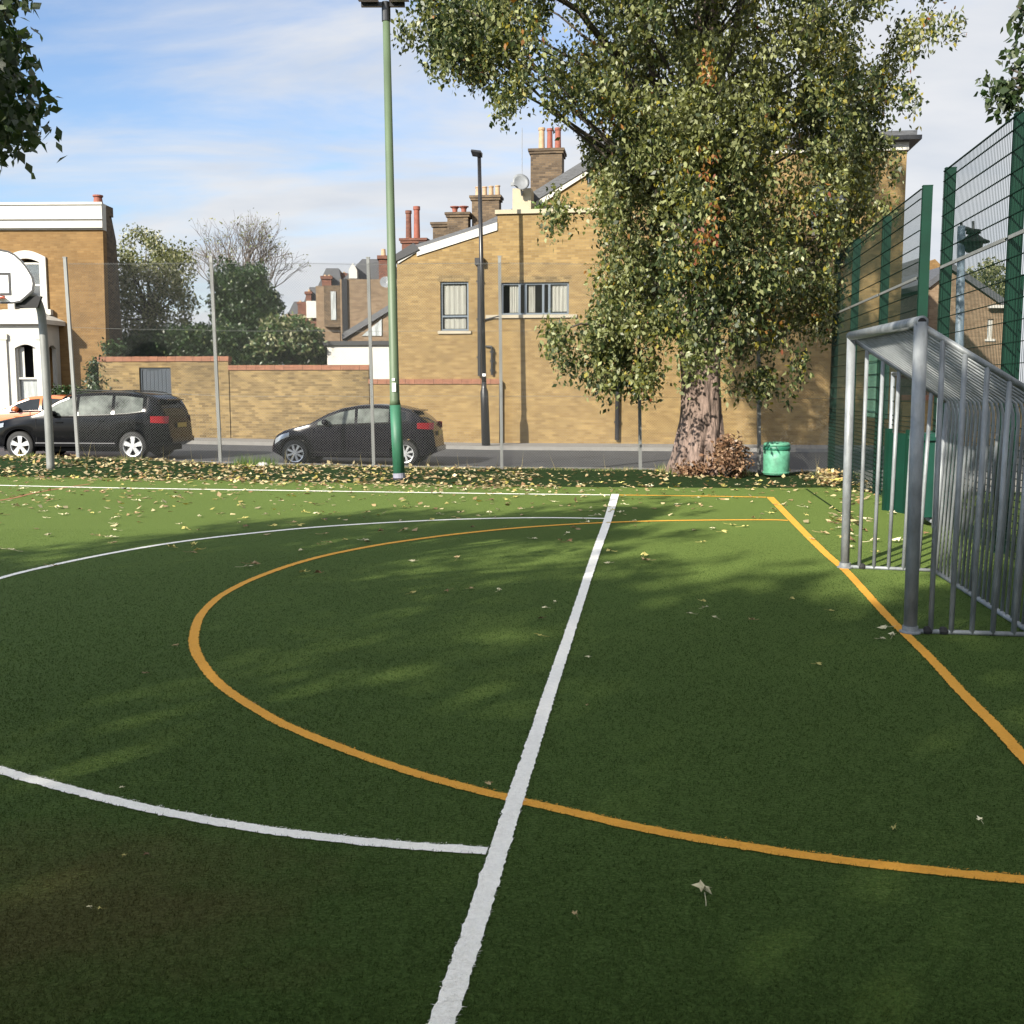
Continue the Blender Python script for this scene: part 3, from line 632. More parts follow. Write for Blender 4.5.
fchim(t, 306, 311, 294, 306, 79, [(307, 310, 289)]); v0 = lp(t, 311, 318, 77.9); MB().box((v0.x - .3, -.3, v0.z), (v0.x + .5, -.004, v0.z + 1.2)).build('bay', 'white_paint', t, local=True)
t, w_, zt = far_house(288, 305, 314, 400, 95, 'most distant pale terraced house of the side street, beside the bushes')
fchim(t, 298, 302, 304, 316, 96, [(298.5, 301, 300)])

# ------------------------------------------------------------------ garden walls
def gwall(label, x0, x1, ycop, d=-.25, th=.23, holes=(), z=None, mt='brick_wall', name='garden_wall', s0=None, s1=None):
    t = street(name, label, 'wall'); a = wl(x0, ycop, d); b = wl(x1, ycop, d); z = z if z is not None else (a[1] + b[1]) / 2
    s0 = a[0] if s0 is None else s0; s1 = b[0] if s1 is None else s1
    MB().slab(rect(s0, -.3, s1, z - .16), d, d + th, holes).build('brickwork', mt, t, local=True)
    m = MB(); n_ = int((s1 - s0 + .06) / .3); 
    for k in range(n_):
        u0 = s0 - .03 + (s1 - s0 + .06) * k / n_; u1 = s0 - .03 + (s1 - s0 + .06) * (k + 1) / n_ - .008
        m.box((u0, d - .04, z - .158), (u1, d + th + .04, z - .1 + .03 + random.uniform(-.004, .004))).box((u0, d - .015, z - .069), (u1, d + th + .015, z + random.uniform(-.004, .004)))
    m.build('coping', 'coping', t, local=True); return t, z
hx0, hz0 = wl(141, 420, -.25); hx1, hz1 = wl(170.5, 367.5, -.25)
t1, z1 = gwall('yellow brick garden wall with terracotta coping and a blue door beside the white-trimmed house', 98, 228, 356.5, holes=[rect(hx0, .06, hx1, hz1)])
m = MB()
for k in range(7): u0 = hx0 + .07 + (hx1 - hx0 - .14) * k / 7; m.box((u0, -.16, .08), (u0 + (hx1 - hx0 - .14) / 7 - .008, -.12, hz1 - .08))
dr = m.build('door', 'blue_door', t1, local=True)
MB().box((hx0, -.19, .07), (hx0 + .065, -.08, hz1)).box((hx1 - .065, -.19, .07), (hx1, -.08, hz1)).box((hx0 + .065, -.19, hz1 - .065), (hx1 - .065, -.08, hz1)).build('door_frame', 'blue_door', t1, local=True)
gwall('patchy middle stretch of yellow brick garden wall stepped below the blue-door wall', 229, 368.5, 365, s0=wl(228, 365, -.25)[0] + .04)
gwall('lowest stretch of garden wall with thin red coping running along the brick building', 369.5, 499, 379, mt='brick_new')
gwall('plain brick yard wall right of the brick building behind the green mesh fence', 903, 1120, 395, d=-.1, mt='brick_new')

# ------------------------------------------------------------------ house at left
Hy = 36.3
hr = at(103.5, 204, Hy); H = thing('victorian_house', 'orange brick Victorian house with white parapet and white bay window', 'house', (at(107, 400, Hy).x, Hy, 0), R(-1.5))
def hl(px, py, d=0.): v = wmat(H).inverted() @ at(px, py, Hy + d); return (v.x, v.z)
zc = hl(103, 230)[1]; zt = hl(103, 203)[1]; xR = .0
hw1 = (hl(14, 300)[0], hl(14, 309)[1], hl(41, 300)[0], hl(41, 262)[1]); hw2 = (-6.9, hw1[1], -5.9, hw1[3])
archd = lambda r, k=8: [(r[0], r[1]), (r[2], r[1])] + [(r[2] - (r[2] - r[0]) * i / k, r[3] + .12 * math.sin(math.pi * i / k)) for i in range(k + 1)]
LN = hl(102.8, 230)[0]; SX = hl(120, 300, 1.9)[0]
MB().slab([(-9, -.3), (0, -.3), (LN, zc), (-9, zc)], 0, .3, [archd(hw1), archd(hw2)]).build('wall', 'brick_house', H, local=True)
MB().box((-9, .31, -.3), (-8.7, 9, zc)).box((-8.7, 8.7, -.3), (-3.2, 9, 6.5)).build('wall', 'brick_house', H, local=True)
zq = hl(119, 241, 1.9)[1]; zq2 = hl(113, 216, 1.)[1]
MB().add([(-.001, .3, -.3), (SX + .12, 1.9, -.3), (SX - .05, 1.9, zq), ((SX + LN) / 2, 1.1, zq2), (LN - .001, .3, zt - .05), (-.35, .3, -.3), (SX - .35, 2.2, -.3), (SX - .35, 2.2, zq), (LN - .3, 1.1, zq2), (LN - .35, .3, zt - .05)],
         [(0, 1, 2, 3, 4), (5, 9, 8, 7, 6), (0, 5, 6, 1), (1, 6, 7, 2), (2, 7, 8, 3), (3, 8, 9, 4), (0, 4, 9, 5)]).build('party_wall', 'brick_old', H, local=True)
MB().add([(SX - .3, 2.2, -.3), (-3.2, 9, -.3), (-3.2, 9, 6.5), (SX - .3, 2.2, zq)], [(0, 1, 2, 3)]).build('side_wall', 'brick_old', H, local=True)
MB().slab([(-8.7, zc - .2), (-3.3, zc - .2), (-3.3, zc), (-8.7, zc)], .31, 8.6).build('roof', 'slate', H, local=True)
MB().box((-9, -.05, zc + .003), (LN + .01, .3, zt)).box((-9.1, -.16, zc + .05), (LN + .05, -.051, zc + .13)).box((-9.1, -.12, zc + .34), (LN + .04, -.052, zc + .39)).box((-9.1, -.1, zt - .06), (LN + .04, -.053, zt + .02)).build('parapet', 'white_paint', H, local=True)
c = MB().box((LN - .5, .5, zt - .3), (LN - .06, 1.1, zt + .02)).build('chimney', 'brick_old', H, local=True)
u = hl(97.5, 203, .8); MB().lathe((u[0], .85, zt + .02), [(.17, 0), (.13, .3), (.17, .33), (.17, .38), (.1, .38)], 14).build('chimney_pot', 'pot_red', c, local=True)
def sash(r, sur):
    s0, z0, s1, z1 = r; f = window(H, r, 0, (), (.52,), fr='white_paint', panes='clear', sill=False, curtain=None)
    w_ = sur; outer = [(s0 - w_, z0 - .02), (s0 - w_, z1 + .02)] + [(s0 - w_ + (s1 - s0 + 2 * w_) * i / 10, z1 + .16 + .22 * math.sin(math.pi * i / 10)) for i in range(11)] + [(s1 + w_, z1 + .02), (s1 + w_, z0 - .02)]
    inner = [(s0, z0 - .02 + .001), (s1, z0 - .019)] + [(s1 - (s1 - s0) * i / 8, z1 + .12 * math.sin(math.pi * i / 8)) for i in range(9)]
    MB().slab(outer, -.08, -.003, [inner]).build('surround', 'white_paint', f, local=True)
    MB().box((s0 - w_ - .15, -.2, z0 - .2), (s1 + w_ + .15, -.004, z0 - .022)).build('sill', 'white_paint', f, local=True)
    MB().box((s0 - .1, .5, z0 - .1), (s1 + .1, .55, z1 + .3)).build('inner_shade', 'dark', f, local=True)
sash(hw1, .22); sash(hw2, .22)
# bay window
bx0, bx1 = hl(-48, 400)[0], hl(62, 400)[0]; bz = hl(30, 326)[1]; bd = 1.0
B0, B1 = hl(-36, 365, -1.)[0], hl(45, 365, -1.)[0]
w1b = (hl(14.5, 365, -1.)[0], .95, hl(36, 365, -1.)[0], hl(30, 348, -1.)[1]); w2b = (hl(-28, 365, -1.)[0], .95, hl(-6, 365, -1.)[0], hl(30, 348, -1.)[1])
bay = MB().slab(rect(B0, -.3, B1, bz), -bd, -bd + .18, [archd(w1b), archd(w2b)]); 
def obl(p, q, z0, z1, m, th=.15, hole=None):
    p = Vector((p[0], p[1], 0)); q = Vector((q[0], q[1], 0)); d = (q - p).normalized(); l = (q - p).length; nrm = Vector((d.y, -d.x, 0))
    s = MB().slab(rect(0, z0, l, z1), 0, th, [hole(l)] if hole else [])
    s.v = [tuple(p + d * v[0] - nrm * v[1] + Vector((0, 0, v[2]))) for v in s.v]; m.add(s.v, s.f)
hol = lambda l: [(l * .25, .95), (l * .75, .95), (l * .75, w1b[3]), (l * .6, w1b[3] + .1), (l * .4, w1b[3] + .1), (l * .25, w1b[3])]
obl((B1, -bd), (bx1, -.02), -.3, bz, bay, hole=hol); obl((bx0, -.02), (B0, -bd), -.3, bz, bay, hole=hol)
bo = bay.build('bay_window', 'white_paint', H, local=True)
m = MB()
for x in (B0 + .02, (w2b[2] + w1b[0]) / 2 - .1, B1 - .24): m.box((x, -bd - .07, -.2), (x + .2, -bd - .003, bz - .5)).box((x - .04, -bd - .1, bz - .5), (x + .24, -bd - .003, bz - .32))
m.box((bx1 - .32, -.62, -.2), (bx1 - .14, -.5, bz - .4))
m.build('pilasters', 'white_paint', bo, local=True)
zz = bz
rp = [(bx0 - .2, 0), (B0 - .12, -bd - .2), (B1 + .12, -bd - .2), (bx1 + .22, 0)]; rt = [(bx0 + .5, 0), (B0 + .4, -bd * .35), (B1 - .4, -bd * .35), (bx1 - .6, 0)]
m = MB().add([(x, y, zz) for x, y in rp] + [(x, y, zz + .14) for x, y in rp], [(0, 1, 2, 3), (4, 5, 6, 7), (0, 1, 5, 4), (1, 2, 6, 5), (2, 3, 7, 6), (3, 0, 4, 7)]).add([(x * 1., y, zz + .142) for x, y in rp] + [(x, y, zz + .52) for x, y in rt], [(0, 1, 2, 3), (4, 5, 6, 7), (0, 1, 5, 4), (1, 2, 6, 5), (2, 3, 7, 6), (3, 0, 4, 7)])
m.build('bay_roof', 'white_paint', bo, local=True)
for r_ in (w1b, w2b):
    s0, z0, s1, z1_ = r_; y = -bd + .08; f = MB().box((s0, y, z0), (s0 + .05, y + .06, z1_)).box((s1 - .05, y, z0), (s1, y + .06, z1_)).box((s0 + .05, y, z0), (s1 - .05, y + .06, z0 + .06)).box((s0 + .05, y, z0 + (z1_ - z0) * .5), (s1 - .05, y + .06, z0 + (z1_ - z0) * .5 + .06)).build('window', 'white_paint', bo, local=True)
    for (a_, b_, c_, e_, mm_) in ((0.02, .3, .5, 1.02, 'lace'), (.72, .98, .5, 1.02, 'lace'), (.02, .98, 0, .5, 'glass_pale')):
        MB().box((s0 + (s1 - s0) * a_, y + .12, z0 + (z1_ - z0) * c_), (s0 + (s1 - s0) * b_, y + .13, z0 + (z1_ - z0) * e_)).build('curtain', mm_, bo, local=True)
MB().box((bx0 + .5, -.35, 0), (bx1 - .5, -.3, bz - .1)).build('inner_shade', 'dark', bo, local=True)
hb = thing('ivy', 'dark ivy climbing the wall corner between orange house and garden wall', 'ivy', (at(100, 400, 35.6).x, 35.6, 0))
cs = []
for k in range(60):
    py = random.uniform(345, 400); px = random.gauss(100, 5) + (6 if py < 360 else 0) + (8 * random.random() if py < 358 else 0); p = at(px, py, 35.5 + random.random() * .4); cs.append(p[:])
leaves('foliage', cs, 40, .3, .12, LI, hb, [.6, .35, .05], .5)
hg = thing('low_hedge', 'dark low clipped hedge in front of the orange house behind the parked cars', 'hedge', (at(70, 400, 35.2).x, 35.2, 0))
leaves('foliage', [at(random.uniform(52, 98), random.uniform(390, 425), 35.0 + random.random() * .5)[:] for _ in range(130)], 34, .28, .1, LI, hg, [.6, .35, .05], .3)

# ------------------------------------------------------------------ houses at right
Bh = thing('gabled_house', 'pale brick gabled house with small white window seen through the green mesh fence', 'house', (at(930, 400, 44).x, 44, 0), R(0))
def bl(px, py, d=0): v = at(px, py, 44 + d) - Vector(Bh.location); return (v.x, v.z)
wb = (bl(986.5, 340)[0], bl(0, 339)[1], bl(992.5, 340)[0], bl(0, 319)[1])
fp = [(bl(930, 340)[0], -.4), (bl(1004, 340)[0], -.4), bl(1004, 308), bl(951, 272), bl(930, 287)]
MB().slab(fp, 0, .3, [rect(*wb)]).build('wall', 'brick_far', Bh, local=True); window(Bh, wb, 0, (.5,), (.5,), fr='white_paint', panes='glass_pale', fw=.05, sillm='white_paint')
MB().box((bl(930, 340)[0], .31, -.4), (bl(930, 340)[0] + .3, 9, bl(930, 290)[1])).box((bl(1004, 340)[0] - .3, .31, -.4), (bl(1004, 340)[0], 9, bl(0, 310)[1])).build('wall', 'brick_far', Bh, local=True)
a, b, c = bl(1006, 309), bl(951, 270), bl(928, 288)
MB().slab([c, b, a, (a[0] + .1, a[1] + .25), (b[0], b[1] + .25), (c[0] - .1, c[1] + .2)], -.15, 9).build('roof', 'slate', Bh, local=True)
a = bl(986, 306); MB().box((a[0], -.3, a[1] - .1), (bl(1006, 340)[0], -.16, a[1] + .02)).build('gutter', 'white_paint', Bh, local=True)
B2 = thing('brick_house', 'tall orange brick house end glimpsed in the gap of the green fence', 'house', (at(900, 400, 50).x, 50, 0))
def b2(px, py): v = at(px, py, 50) - Vector(B2.location); return (v.x, v.z)
MB().slab([(b2(885, 340)[0], -.4), (b2(944, 340)[0], -.4), b2(944, 268), b2(935, 259), b2(928, 263), b2(918, 276), b2(885, 287)], 0, 6).build('wall', 'brick_house', B2, local=True)
MB().slab([b2(896, 284), b2(919, 275), b2(919, 258), b2(908, 262), b2(896, 268)], -.1, 5.5).build('roof', 'slate', B2, local=True)

# ------------------------------------------------------------------ chain link fence
CF = thing('chain_link_fence', 'tall galvanised chain link fence along the far side of the pitch', 'fence', fpt(371, 469))
posts = [(65, 258, 78.5, 459), (211, 257, 221, 470), (368, 258, 374, 470), (499.5, 257, 502, 470), (638, 258, 640.5, 471), (758, 257, 759.5, 474)]
tops = []; bots = []
for (tx, ty, bx_, by) in posts:
    b_ = fpt(bx_, by); r = ray(tx, ty); tpt = Vector((0, 0, CH)) + r * (b_.y / r.y)
    b_.z -= .15; tops.append(tpt); bots.append(b_)
    MB().bar(b_, tpt, .062, .062).build('post', 'galv_grey', CF)
    MB().bar(tpt - (tpt - b_) * .0, tpt + Vector((0, 0, .02)), .075, .075).build('post_cap', 'galv_grey', CF)
def fz(X, top):
    L_ = tops if top else bots; xs = [p.x for p in L_]; zz_ = [p.z for p in L_]; return float(np.interp(X, xs, zz_))
m = MB(); x0, x1 = bots[0].x, gnd(833, 470).x; hgt = 4.32; st = .055
def fline(a, b, r=.00155):
    d = b - a
    s = Vector((-d.z, 0, d.x)).normalized() * r; q = Vector((0, -1, 0)) * r
    m.add([a - s, a + s, a + q * 1.7, b - s, b + s, b + q * 1.7], [(0, 1, 4, 3), (1, 2, 5, 4), (2, 0, 3, 5)])
def fp3(X, u):
    z0 = fz(X, 0) + .1; z1_ = fz(X, 1) - .1; return Vector((X, fenceY(X) - .045, z0 + (z1_ - z0) * u))
slope = 1.0
k = 0; X = x0 - hgt
while X < x1:
    for sg in (1, -1):
        # wire from (X,0) to (X+hgt,1) or mirrored
        a_, b_ = X, X + hgt; lo, hi = max(a_, x0), min(b_, x1)
        if hi - lo > .05:
            ns = max(1, int((hi - lo) / 2.0)); prev = None
            for i in range(ns + 1):
                XX = lo + (hi - lo) * i / ns; u = (XX - a_) / hgt
                if sg < 0: u = 1 - u
                p = fp3(XX, u)
                if prev is not None: fline(prev, p)
                prev = p
    X += st * math.sqrt(1)
m.build('wire_mesh', 'wire', CF)
for u in (.012, .37, .68, .995):
    mm = MB(); pts = [fp3(x0 + (x1 - x0) * i / 24, u) + Vector((0, .01, -.012 * math.sin(i * .26 * math.pi) ** 2)) for i in range(25)]
    mm.tube(pts, .0035 if u > .1 else .0045, 5).build('straining_wire', 'wire', CF)

# ------------------------------------------------------------------ green weld mesh fence
g0 = gnd(1046, 640); FX, FY = 6.32, 21.2; fd = Vector((-.139, -1, 0)).normalized()
def wf(s, z=0.): p = Vector((FX, FY, 0)) + fd * s; p.z = z; return p
def wf_px(px):
    # distance along fence line seen at pixel column px
    k = (px - 512) / F
    # (FX+fd.x s)=k*(FY+fd.y s)*cos-ish
    for _ in range(1): pass
    lo, hi = -5., 20.
    for _ in range(50):
        mid = (lo + hi) / 2; p = wf(mid, 3.); q = p - Vector((0, 0, CH)); fwd = q.y * math.cos(PIT) - q.z * math.sin(PIT); x_ = q.x / fwd * F + 512
        if x_ < px: lo = mid
        else: hi = mid
    return mid
ztop = 4.2
s_posts1 = [wf_px(x) for x in (836, 854.5, 884, 923.5)]; s_posts2 = [wf_px(x) for x in (946, 1015)]; s_posts2.append(s_posts2[-1] + 2.5); s_posts2.append(s_posts2[-1] + 2.5)
nrm = Vector((-fd.y, fd.x, 0))
def weld(label, sp_, far_ext=None):
    t = thing('weld_mesh_fence', label, 'fence', wf(sp_[0])); t.rotation_euler = (0, 0, math.atan2(fd.y, fd.x)); o = Matrix(wmat(t)).inverted()
    for s in sp_:
        MB().box((s - sp_[0] - .035, -.06, -.3), (s - sp_[0] + .035, .06, ztop)).box((s - sp_[0] - .038, -.063, ztop), (s - sp_[0] + .038, .063, ztop + .012)).build('post', 'gfence', t, local=True)
    for a_, b_ in zip(sp_, sp_[1:]):
        m = MB(); u0, u1 = a_ - sp_[0], b_ - sp_[0]; yv = -.072 if True else 0
        n_ = int((u1 - u0) / .05)
        for i in range(n_ + 1):
            u = u0 + (u1 - u0) * i / n_; m.bar((u, yv, .04), (u, yv, ztop - .03), .004, .004)
        z = .05
        while z < ztop:
            for yy in (-.006, .006): m.bar((u0, yv + yy, z), (u1, yv + yy, z), .006, .007)
            z += .0667 if z < 1.2 else .2
        m.bar((u0, yv, ztop - .03), (u1, yv, ztop - .03), .018, .012)
        m.build('mesh_panel', 'gwire', t, local=True)
        MB().bar((u0 + .06, yv + .0, 3.05), (u1 - .06, yv + .0, 3.05), .025, .035).build('joining_strip', 'galv_grey', t, local=True)
    return t
weld('green weld mesh fence stretch running back to the far corner behind the tree', s_posts1)
weld('green weld mesh fence stretch at the right edge beyond the steel goal', s_posts2)
# second, lower green fence behind, its post visible at right
t = thing('mesh_gate_post', 'shorter dark green square post just behind the right mesh fence', 'post', at(1001, 640, 11.3)); t.location.z = 0
p = Vector(t.location); MB().box((p.x - .03, p.y - .03, -.2), (p.x + .03, p.y + .03, at(1001, 276, 11.3).z)).build('upright', 'gfence', t)
MB().box((p.x - .034, p.y - .034, at(1001, 276, 11.3).z), (p.x + .034, p.y + .034, at(1001, 276, 11.3).z + .012)).build('cap', 'gfence', t)
# boards and wheelie bin seen between the goal bars
t = thing('green_board_fence', 'solid green painted board fence seen through the goal bars', 'fence', gnd(912, 520)); c0_ = at(890, 440, 14.2); c1_ = at(934, 440, 13.4)
m = MB(); zt_ = at(905, 432, 13.9).z
for i in range(5):
    a_ = c0_.lerp(c1_, i / 5); b_ = c0_.lerp(c1_, (i + 1) / 5 - .01); a_.z = b_.z = (zt_ + .02) / 2 - .02; m.bar(a_, b_, .03, zt_ - .02)
m.build('boards', 'gfence', t)
m = MB()
for i in (0, 2.5, 4.9): a_ = c0_.lerp(c1_, i / 5); m.box((a_.x - .04, a_.y + .03, -.1), (a_.x + .04, a_.y + .1, zt_ + .03))
m.build('fence_post', 'gfence', t)
t = thing('wheelie_bin', 'teal plastic wheelie bin standing behind the steel goal', 'bin', at(932, 505, 12.6)); t.location.z = 0; p = t.location
zb_ = at(928, 433, 12.6).z
m = MB(); w0, w1_ = .17, .21
m.add([(p.x + sx * w0, p.y + sy * w0, .12) for sx, sy in ((-1, -1), (1, -1), (1, 1), (-1, 1))] + [(p.x + sx * w1_, p.y + sy * w1_, zb_ - .08) for sx, sy in ((-1, -1), (1, -1), (1, 1), (-1, 1))], [(0, 3, 2, 1), (4, 5, 6, 7), (0, 1, 5, 4), (1, 2, 6, 5), (2, 3, 7, 6), (3, 0, 4, 7)]); m.build('body', 'teal', t)
MB().box((p.x - .23, p.y - .25, zb_ - .078), (p.x + .23, p.y + .24, zb_ - .04)).box((p.x - .2, p.y - .2, zb_ - .039), (p.x + .2, p.y + .2, zb_)).build('lid', 'teal', t)
for sx in (-1, 1): MB().tube([(p.x + sx * .17, p.y + .18, .1), (p.x + sx * .21, p.y + .18, .1)], .1, 14).build('wheel', 'tyre', t)
# pale green panel hanging on the far mesh
t = thing('sign_panel', 'pale green blank panel fixed to the far green mesh fence', 'panel', wf(wf_px(866), 1.2)); s0_, s1_ = wf_px(862), wf_px(882)
a_, b_ = wf(s0_), wf(s1_); za, zb2 = 1.15, 2.2
m = MB(); off = nrm * .12
m.add([a_ + off + Vector((0, 0, za)), b_ + off + Vector((0, 0, za)), b_ + off + Vector((0, 0, zb2)), a_ + off + Vector((0, 0, zb2)), a_ + off * 1.25 + Vector((0, 0, za)), b_ + off * 1.25 + Vector((0, 0, za)), b_ + off * 1.25 + Vector((0, 0, zb2)), a_ + off * 1.25 + Vector((0, 0, zb2))], [(0, 1, 2, 3), (4, 5, 6, 7), (0, 1, 5, 4), (1, 2, 6, 5), (2, 3, 7, 6), (3, 0, 4, 7)])
m.build('sheet', mat('pale_green_panel', (.16, .33, .24), .5), t)
# galvanised barrier frame in the fence opening
p0 = gnd(888, 502); p1 = gnd(934, 528); t = thing('steel_barrier', 'low galvanised barrier frame standing between goal and green fence', 'barrier', p0)
top = at(890, 372, p0.y).z
MB().tube([(p0.x, p0.y, 0), (p0.x, p0.y, top)], .03, 10).build('post', 'galv', t, smooth=True)
MB().tube([(p1.x, p1.y, 0), (p1.x, p1.y, top)], .03, 10).build('post', 'galv', t, smooth=True)
MB().tube([(p0.x, p0.y, .07), (p1.x, p1.y, .07)], .028, 10).build('rail', 'galv', t, smooth=True); MB().tube([(p0.x, p0.y, top - .03), (p1.x, p1.y, top - .03)], .028, 10).build('rail', 'galv', t, smooth=True)

# ------------------------------------------------------------------ steel goal
n0 = gnd(910, 633); f0 = gnd(844.8, 568); n1 = gnd(1025, 637); f1 = gnd(933, 572)
axis = (f0 - n0).normalized(); 
zf = at(921, 322, n0.y).z; zfar = at(851.5, 336, f0.y).z
leanN = at(921, 322, n0.y); leanF = at(851.5, 336, f0.y)
GL = thing('steel_goal', 'galvanised steel ball court goal with barred sides, back and roof', 'goal', (n0 + f0) / 2)
zb_ = 1.50
nt_, ft_ = leanN, leanF
MB().tube([n0, nt_], .043, 20).build('front_post', 'galv', GL, smooth=True); MB().tube([f0, ft_], .038, 20).build('front_post', 'galv', GL, smooth=True)
MB().tube([nt_ + (nt_ - ft_).normalized() * .03, ft_ - (nt_ - ft_).normalized() * .04], .040, 20).build('crossbar', 'galv', GL, smooth=True)
MB().tube([nt_ + (nt_ - ft_).normalized() * .028, nt_ + (nt_ - ft_).normalized() * .0325], .026, 14).build('end_hole', 'dark', GL)
nb = Vector((n1.x + .06, n1.y, 0)); fb = Vector((f1.x, f1.y, 0)); nbt = Vector((nb.x + .05, nb.y, zb_)); fbt = Vector((fb.x + .06, fb.y, zb_ + .0))
for (a_, b_, at_, bt_) in ((n0, nb, nt_, nbt), (f0, fb, ft_, fbt)):
    MB().tube([a_ + Vector((0, 0, .015)), b_ + Vector((0, 0, .015))], .016, 10).build('base_rail', 'galv', GL, smooth=True)
    MB().tube([at_ - Vector((0, 0, .02)), bt_], .021, 12).build('side_rail', 'galv', GL, smooth=True)
    k = 6
    for i in range(1, k + 1):
        u = i / k if i < k else .995; MB().tube([a_.lerp(b_, u) + Vector((0, 0, .01)), (at_ - Vector((0, 0, .02))).lerp(bt_, u)], .017 if i < k else .02, 12).build('side_bar', 'galv', GL, smooth=True)
MB().tube([nb + Vector((0, 0, .018)), fb + Vector((0, 0, .018))], .02, 10).build('base_rail', 'galv', GL, smooth=True)
k = 23
for i in range(1, k):
    u = i / k; a_ = nt_.lerp(ft_, u); b_ = nbt.lerp(fbt, u); c_ = nb.lerp(fb, u) + Vector((0, 0, .01))
    dirn = (b_ - a_); kn = a_ + dirn * .90; k2 = a_ + dirn * .965 - Vector((0, 0, .012)); k3 = b_ + (c_ - b_) * .05 - dirn * .008; k4 = b_ + (c_ - b_) * .1
    MB().tube([a_, kn, k2, k3, k4, c_], .012, 10).build('back_bar', 'galv', GL, smooth=True)

for p_ in (n0, f0): MB().lathe(p_, [(.07, .003), (.07, .012), (.052, .02), (.050, .05)], 16).build('foot_collar', 'galv', GL)
for q_ in (n0.lerp(nb, .14), n0.lerp(nb, .27), f0.lerp(fb, .2)): MB().lathe(q_ + Vector((0, 0, 0)), [(.03, .003), (.034, .02), (.02, .045), (.008, .05)], 10).build('rubber_foot', 'dark', GL)

# ------------------------------------------------------------------ basketball post
pb = gnd(51, 474.5); Yp = pb.y
BK = thing('basketball_post', 'steel basketball post with curved neck and white fan shaped backboard', 'basketball hoop', pb)
path = [pb, at(48.5, 420, Yp), at(44.5, 350, Yp), at(42, 318, Yp), at(39.5, 306, Yp - .05), at(35.5, 298.5, Yp - .2), at(28, 294, Yp - .45), at(16, 290, Yp - .7)]
MB().tube(spline(path, 5), .075, 16).build('post', 'galv_grey', BK, smooth=True)
Yb = Yp - .85; bc = at(0, 300, Yb)
def bp(px, py): v = at(px, py, Yb); return (v.x, v.z)
half = [(0, 249.5), (8, 251), (15, 254.5), (22, 261), (28, 268.5), (33, 277), (34.5, 284), (33.5, 291), (28, 296), (21, 302), (12, 303.5)]
full = half + [(-a, b) for a, b in reversed(half[1:])]
outer = [bp(*q) for q in full]; MB().slab(outer, Yb, Yb + .03).build('backboard', 'board', BK)
cx_, cz_ = bp(0, 277)
ins = [(cx_ + (x - cx_) * .945, cz_ + (z - cz_) * .945) for x, z in outer]; outs = [(cx_ + (x - cx_) * 1.01, cz_ + (z - cz_) * 1.01) for x, z in outer]
MB().slab(outs, Yb - .012, Yb - .002, [ins]).build('board_edge', 'black_metal', BK)
a_ = bp(-10.5, 295.5); b_ = bp(10.5, 272.5); e = .045
MB().slab(rect(a_[0], a_[1], b_[0], b_[1]), Yb - .008, Yb - .0015, [rect(a_[0] + e, a_[1] + e, b_[0] - e, b_[1] - e)]).build('target_square', 'black_metal', BK)
u_, v_ = bp(16, 300), bp(38, 292); m = MB(); m.slab([bp(14, 296), bp(14, 308), bp(36, 307.5), bp(40, 296)], Yb + .05, Yb + .12)
m.build('bracket', 'dark', BK)
rz_ = bp(0, 298)[1]; m = MB(); pts = [(cx_ + .225 * math.cos(t), Yb - .38 + .225 * math.sin(t), rz_) for t in [2 * math.pi * i / 28 for i in range(29)]]
m.tube(pts, .009, 8, cap=False).box((cx_ - .08, Yb - .16, rz_ - .02), (cx_ + .08, Yb - .013, rz_ + .01)); m.build('rim', 'rim', BK)

# ------------------------------------------------------------------ poles
pg = gnd(399.5, 480.5); GP = thing('floodlight_pole', 'tall green painted floodlight pole standing on the leafy verge', 'lamp post', pg)
Y = pg.y; MB().lathe(pg, [(.13, -.03), (.13, .03), (.11, .05)], 16).build('base_plate', 'black_metal', GP)
b0 = at(399.3, 478, Y); b1 = at(395.2, 405, Y); b2_ = at(394.8, 400, Y); tp = at(386, 6, Y)
MB().tube([b0, b1], [.105, .098], 20).build('lower_column', 'pole_green', GP, smooth=True)
MB().tube([b1, b2_, tp], [.098, .085, .062], 20).build('upper_column', 'pole_olive', GP, smooth=True)
MB().tube([at(398.9, 473, Y), at(399.3, 478.5, Y)], [.108, .109], 16).build('base_band', mat('grey_band', (.2, .2, .25), .6), GP)
lab = at(394.4, 387.5, Y); d_ = Vector((0, -1, 0)); MB().box((lab.x - .03, lab.y - .1, lab.z - .07), (lab.x + .035, lab.y - .085, lab.z + .08)).build('label_plate', 'board', GP)
MB().box((lab.x - .03, lab.y - .1, lab.z + .12), (lab.x + .02, lab.y - .085, lab.z + .16)).build('label_plate', 'board', GP)
MB().bar(tp + Vector((-.42, 0, .02)), tp + Vector((.32, 0, .02)), .07, .07).tube([tp - Vector((0, 0, .25)), tp + Vector((0, 0, .06))], .075, 14).build('cross_arm', 'black_metal', GP)
for sx in (-.3, .22):
    MB().add([(tp.x + sx - .17, Y - .28, tp.z + .05), (tp.x + sx + .17, Y - .28, tp.z + .05), (tp.x + sx + .17, Y + .1, tp.z + .1), (tp.x + sx - .17, Y + .1, tp.z + .1), (tp.x + sx - .13, Y - .22, tp.z + .2), (tp.x + sx + .13, Y - .22, tp.z + .2), (tp.x + sx + .13, Y + .06, tp.z + .22), (tp.x + sx - .13, Y + .06, tp.z + .22)], [(0, 3, 2, 1), (4, 5, 6, 7), (0, 1, 5, 4), (1, 2, 6, 5), (2, 3, 7, 6), (3, 0, 4, 7)]).build('floodlight', 'black_metal', GP)
def kerbpt(px, d): s, z = wl(px, 440, d); p = WO + WU * s + WN * d; return p, s
p, s = kerbpt(486, -1.75); Y = p.y; zb3 = zs(s) + .1
